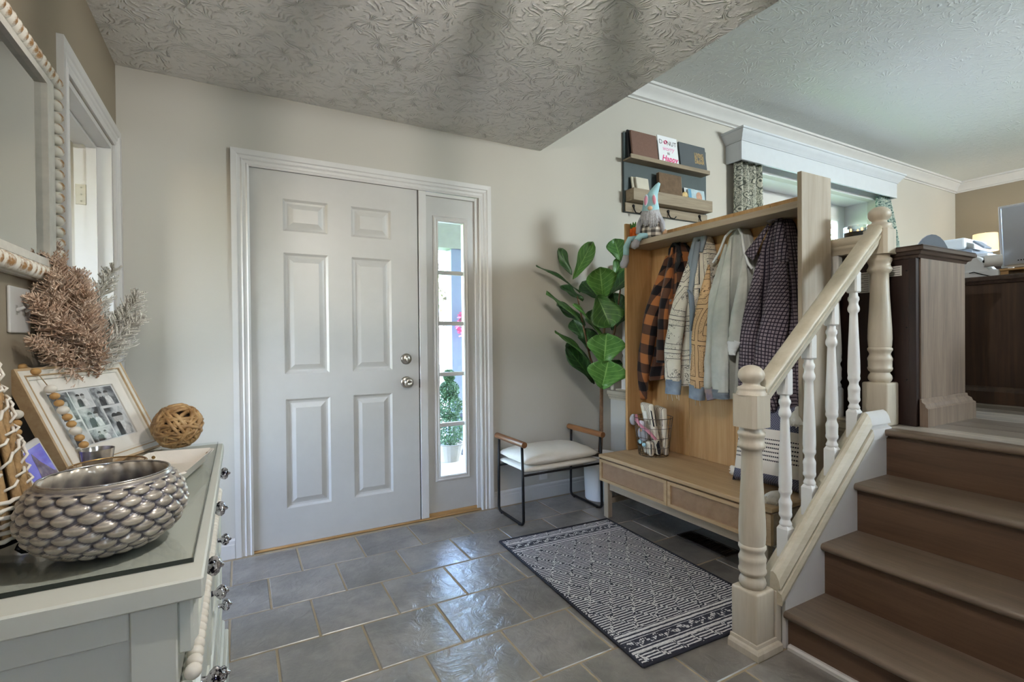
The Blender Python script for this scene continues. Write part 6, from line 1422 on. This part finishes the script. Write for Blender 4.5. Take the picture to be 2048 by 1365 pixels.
for yy in (MY1-.028, MY1-.058) if 0 else (MY1-.036,):
    for k in range(18): put(yy, MZ0+.022+.0337*k, 0)
for zz in (MZ0+.021, MZ1-.021):
    for k in range(1, 16): put(MY1-.036-.034*k, zz, pi/2)
sw = thing('light_switch', 'white toggle switch plate below the mirror', 'light switch', (LW, -1.21, 1.205))
obj('plate', box(NB(), (LW+.0003, -1.285, 1.148), (LW+.007, -1.150, 1.264), .003, 2), M_white, sw)
for y in (-1.245, -1.190):
    s_ = obj('switch_slot', box(NB(), (LW+.0068, y-.006, 1.193), (LW+.0078, y+.006, 1.217)), plain('grey_slot', '#9c9892', .6), sw)
    bm = NB(); tube(bm, [(LW+.007, y, 1.205), (LW+.022, y, 1.213)], [.005, .0035], 8); obj('toggle', bm, M_white, sw)
# ------------------------------------------------------------------ foyer chandelier above and behind the viewer
M_amberl = None
cx_, cy_, cz_ = 0.55, -2.35, 2.10
chd = thing('foyer_chandelier', 'beaded drum chandelier under the foyer ceiling', 'chandelier', (cx_, cy_, CH))
bm = NB(); lathe(bm, [(.0001, CH-.001), (.06, CH-.001), (.06, CH-.02), (.02, CH-.03), (.0001, CH-.03)], cx_, cy_, 20, cap=False); obj('canopy', bm, M_nickel, chd, smooth=True)
bm = NB(); cyl(bm, (cx_, cy_, CH-.03), (cx_, cy_, cz_+.02), .008, 8); obj('stem', bm, M_nickel, chd)
for z in (cz_+.06, cz_-.12):
    bm = NB(); tube(bm, [(cx_+.20*cos(2*pi*k/36), cy_+.20*sin(2*pi*k/36), z) for k in range(36)], .006, 6, closed=True); obj('hoop', bm, M_nickel, chd, smooth=True)
for k in range(14):
    a = 2*pi*k/14; bm = NB(); cyl(bm, (cx_+.20*cos(a), cy_+.20*sin(a), cz_-.12), (cx_+.20*cos(a), cy_+.20*sin(a), cz_+.06), .013, 6); obj('bead_strand', bm, M_beadw, chd)
for k in range(3):
    a = 2*pi*k/3; bm = NB(); tube(bm, [(cx_, cy_, cz_+.02), (cx_+.20*cos(a), cy_+.20*sin(a), cz_+.06)], .005, 6); obj('spoke', bm, M_nickel, chd)
l = bpy.data.lights.new('chandelier_bulbs', 'POINT'); l.energy = 60; l.color = (1, .95, .88); l.shadow_soft_size = .012; lo = bpy.data.objects.new('chandelier_bulbs', l); C.objects.link(lo); lo.location = (cx_, cy_, cz_-.04)

# ------------------------------------------------------------------ outside: porch, garden, street
M_conc = plain('porch_concrete', '#8d8984', .9, bump=.3, bscale=80); M_lawn = plain('lawn_green', '#6d8f45', .95, var=.25, scale=30); M_sid = plain('white_siding', '#dfe3e8', .7, var=.02)
gr = struct('ground', box(NB(), (-60, .6, -.6), (80, 90, -.42)), M_lawn, label='green lawn and street outside', cat='ground')
pf_ = struct('floor_porch', box(NB(), (-1.0, .16, -.5), (3.6, 2.6, -.06)), M_conc, label='concrete porch floor outside the sidelight', cat='floor')
struct('ground_drive', box(NB(), (2.5, 2.7, -.45), (14, 26, -.40)), M_conc, label='pale concrete driveway across the yard', cat='driveway')
struct('ceiling_porch', box(NB(), (-1.0, .16, 2.46), (3.6, 2.6, 2.52)), plain('porch_ceiling_paint', '#a9b0a9', .7), label='white porch ceiling', cat='ceiling')
pb = obj('porch_beam', box(NB(), (-1.0, 2.10, 2.10), (3.6, 2.30, 2.46)), plain('grey_white_beam_paint', '#979794', .7)); tag(pb, 'white porch header beam outside the sidelight', 'beam')
M_shade = plain('pale_blue_white_paint', '#7b83a0', .6, var=.02)
pp2 = thing('porch_post', 'square white porch post seen through the sidelight', 'post', (2.13, 2.20, -.06))
obj('shaft', box(NB(), (1.985, 2.13, -.06), (2.135, 2.28, 2.10), .004), M_shade, pp2); obj('base_block', box(NB(), (1.965, 2.11, -.06), (2.155, 2.30, .12), .004), M_shade, pp2)
bm = NB(); prism(bm, [(2.1355, 1.55), (2.1355, 1.75), (2.44, 2.0995), (2.56, 2.0995)], .08, 'Y', 2.165); obj('brace', bm, M_shade, pp2)
def foliage(name, c, rad, n, mat, parent, leaf=.03, seed=1, squash=(1, 1, 1)):
    r = random.Random(seed); bm = NB()
    for k in range(n):
        d = Vector((r.gauss(0, 1), r.gauss(0, 1), r.gauss(0, 1))).normalized(); q = r.uniform(.62, 1.0)
        p = Vector(c)+Vector((d.x*squash[0], d.y*squash[1], d.z*squash[2]))*rad*q; a = Vector((r.gauss(0, 1), r.gauss(0, 1), r.gauss(0, 1))).normalized()*leaf*r.uniform(.6, 1.3); b = a.orthogonal().normalized()*leaf*.45
        bm.faces.new([bm.verts.new(v) for v in (p-a*.5, p+b, p+a*.5, p-b)])
    return obj(name, bm, mat, parent, kind='stuff')
M_box = plain('boxwood_leaf', '#4c6b4c', .7, var=.35, scale=14); M_tre = plain('spring_tree_leaf', '#8fb063', .8, var=.35, scale=3); M_trunk = plain('grey_tree_bark', '#5e5650', .9); M_pk = plain('pink_petal', '#d46a9a', .7, var=.2)
tp_ = thing('boxwood_topiary', 'boxwood topiary on the porch behind the sidelight', 'topiary', (1.72, 1.55, -.06))
bm = NB(); lathe(bm, [(.09, -.06), (.13, .10), (.14, .11), (.12, .11), (.1, .09)], 1.72, 1.55, 20); obj('planter', bm, M_conc, tp_)
for z, r_, s_ in ((.24, .16, 3), (.46, .135, 4), (.62, .10, 5), (.76, .06, 6)): foliage('foliage', (1.72, 1.55, z), r_, 2600, M_box, tp_, .017, s_)
tuber('stem', [(1.72, 1.55, .09), (1.72, 1.55, .75)], .012, M_trunk, tp_)
hb = thing('hanging_flowers', 'pink flowers hanging beside the porch post', 'flower basket', (2.30, 1.9, 1.2))
foliage('blossoms', (2.06, 1.9, 1.26), .12, 260, M_pk, hb, .04, 9, (1, 1, 1.3)); foliage('foliage', (2.12, 1.9, 1.30), .14, 300, M_box, hb, .035, 10)
tuber('hanger', [(2.12, 1.9, 1.42), (2.12, 1.9, 2.459)], .004, M_black, hb)
ob = thing('porch_bench', 'grey topped porch bench with crossed legs', 'bench', (2.05, 1.75, -.06))
M_grb = plain('grey_blue_stain', '#5f637c', .6); M_chr = plain('charcoal_stain', '#5b5a5e', .7)
obj('top', box(NB(), (1.86, 1.66, .33), (2.75, 1.98, .37), .004), M_grb, ob); obj('apron', box(NB(), (1.88, 1.68, .28), (2.73, 1.70, .33)), M_grb, ob)
for a, b in (((1.90, -.055), (2.14, .28)), ((2.14, -.055), (1.90, .28))):
    bm = NB(); tube(bm, [(a[0], 1.70, a[1]), (b[0], 1.70, b[1])], .018, 4); obj('cross_leg', bm, M_chr, ob)
obj('back_leg', box(NB(), (1.90, 1.92, -.06), (1.94, 1.96, .33)), M_chr, ob); obj('back_leg', box(NB(), (2.66, 1.92, -.06), (2.70, 1.96, .33)), M_chr, ob)
hs = thing('neighbour_house', 'white house with a garage across the street', 'house', (10.5, 24, -.4))
obj('wall', box(NB(), (6.5, 24, -.42), (16, 30, 2.6)), M_sid, hs)
gdoor = obj('garage_door', box(NB(), (8.0, 23.94, -.40), (11.6, 24, 1.9)), plain('white_garage_door', '#eceef2', .5), hs)
for k in range(4): obj('pane', box(NB(), (8.2+.85*k, 23.90, 1.42), (8.85+.85*k, 23.95, 1.72)), plain('dark_window_glass', '#4a5260', .2), gdoor)
for k in range(3): obj('groove', box(NB(), (8.02, 23.925, .12+.55*k), (11.58, 23.945, .15+.55*k)), plain('grey_groove', '#9aa0aa', .7), gdoor)
bm = NB(); prism(bm, [(23.6, 2.55), (30.4, 2.55), (27, 4.6)], 9.8, 'X', 6.3); obj('roof', bm, plain('grey_roof_shingle', '#77777c', .9, bump=.5, bscale=20), hs)
def tree(x, y, h, seed, label, n=2200, rad=1.6):
    t = thing('garden_tree', label, 'tree', (x, y, -.42)); r = random.Random(seed)
    tuber('trunk', [(x, y, -.42), (x+.05, y, h*.35), (x-.08, y+.05, h*.6)], [.16, .12, .08], M_trunk, t)
    for k in range(9):
        a = r.uniform(0, 6.28); z0 = h*r.uniform(.3, .58); L = r.uniform(.8, 1.5)*rad*.8
        tuber('branch', [(x, y, z0), (x+L*.5*cos(a), y+L*.5*sin(a), z0+.35*L), (x+L*cos(a), y+L*sin(a), z0+.95*L)], [.06, .035, .01], M_trunk, t, 6)
    foliage('foliage', (x, y, h*.72), rad, n, M_tre, t, .13, seed, (1, 1, .85)); return t
tree(5.0, 10.0, 4.6, 3, 'spring tree in the front yard beyond the sidelight', 1500, 1.9)
tree(10.2, 3.6, 5.2, 5, 'leafy tree outside the bay window', 2400, 2.0)
tree(9.0, 9.0, 5.5, 8, 'leafy tree far behind the bay window', 2000, 2.2)
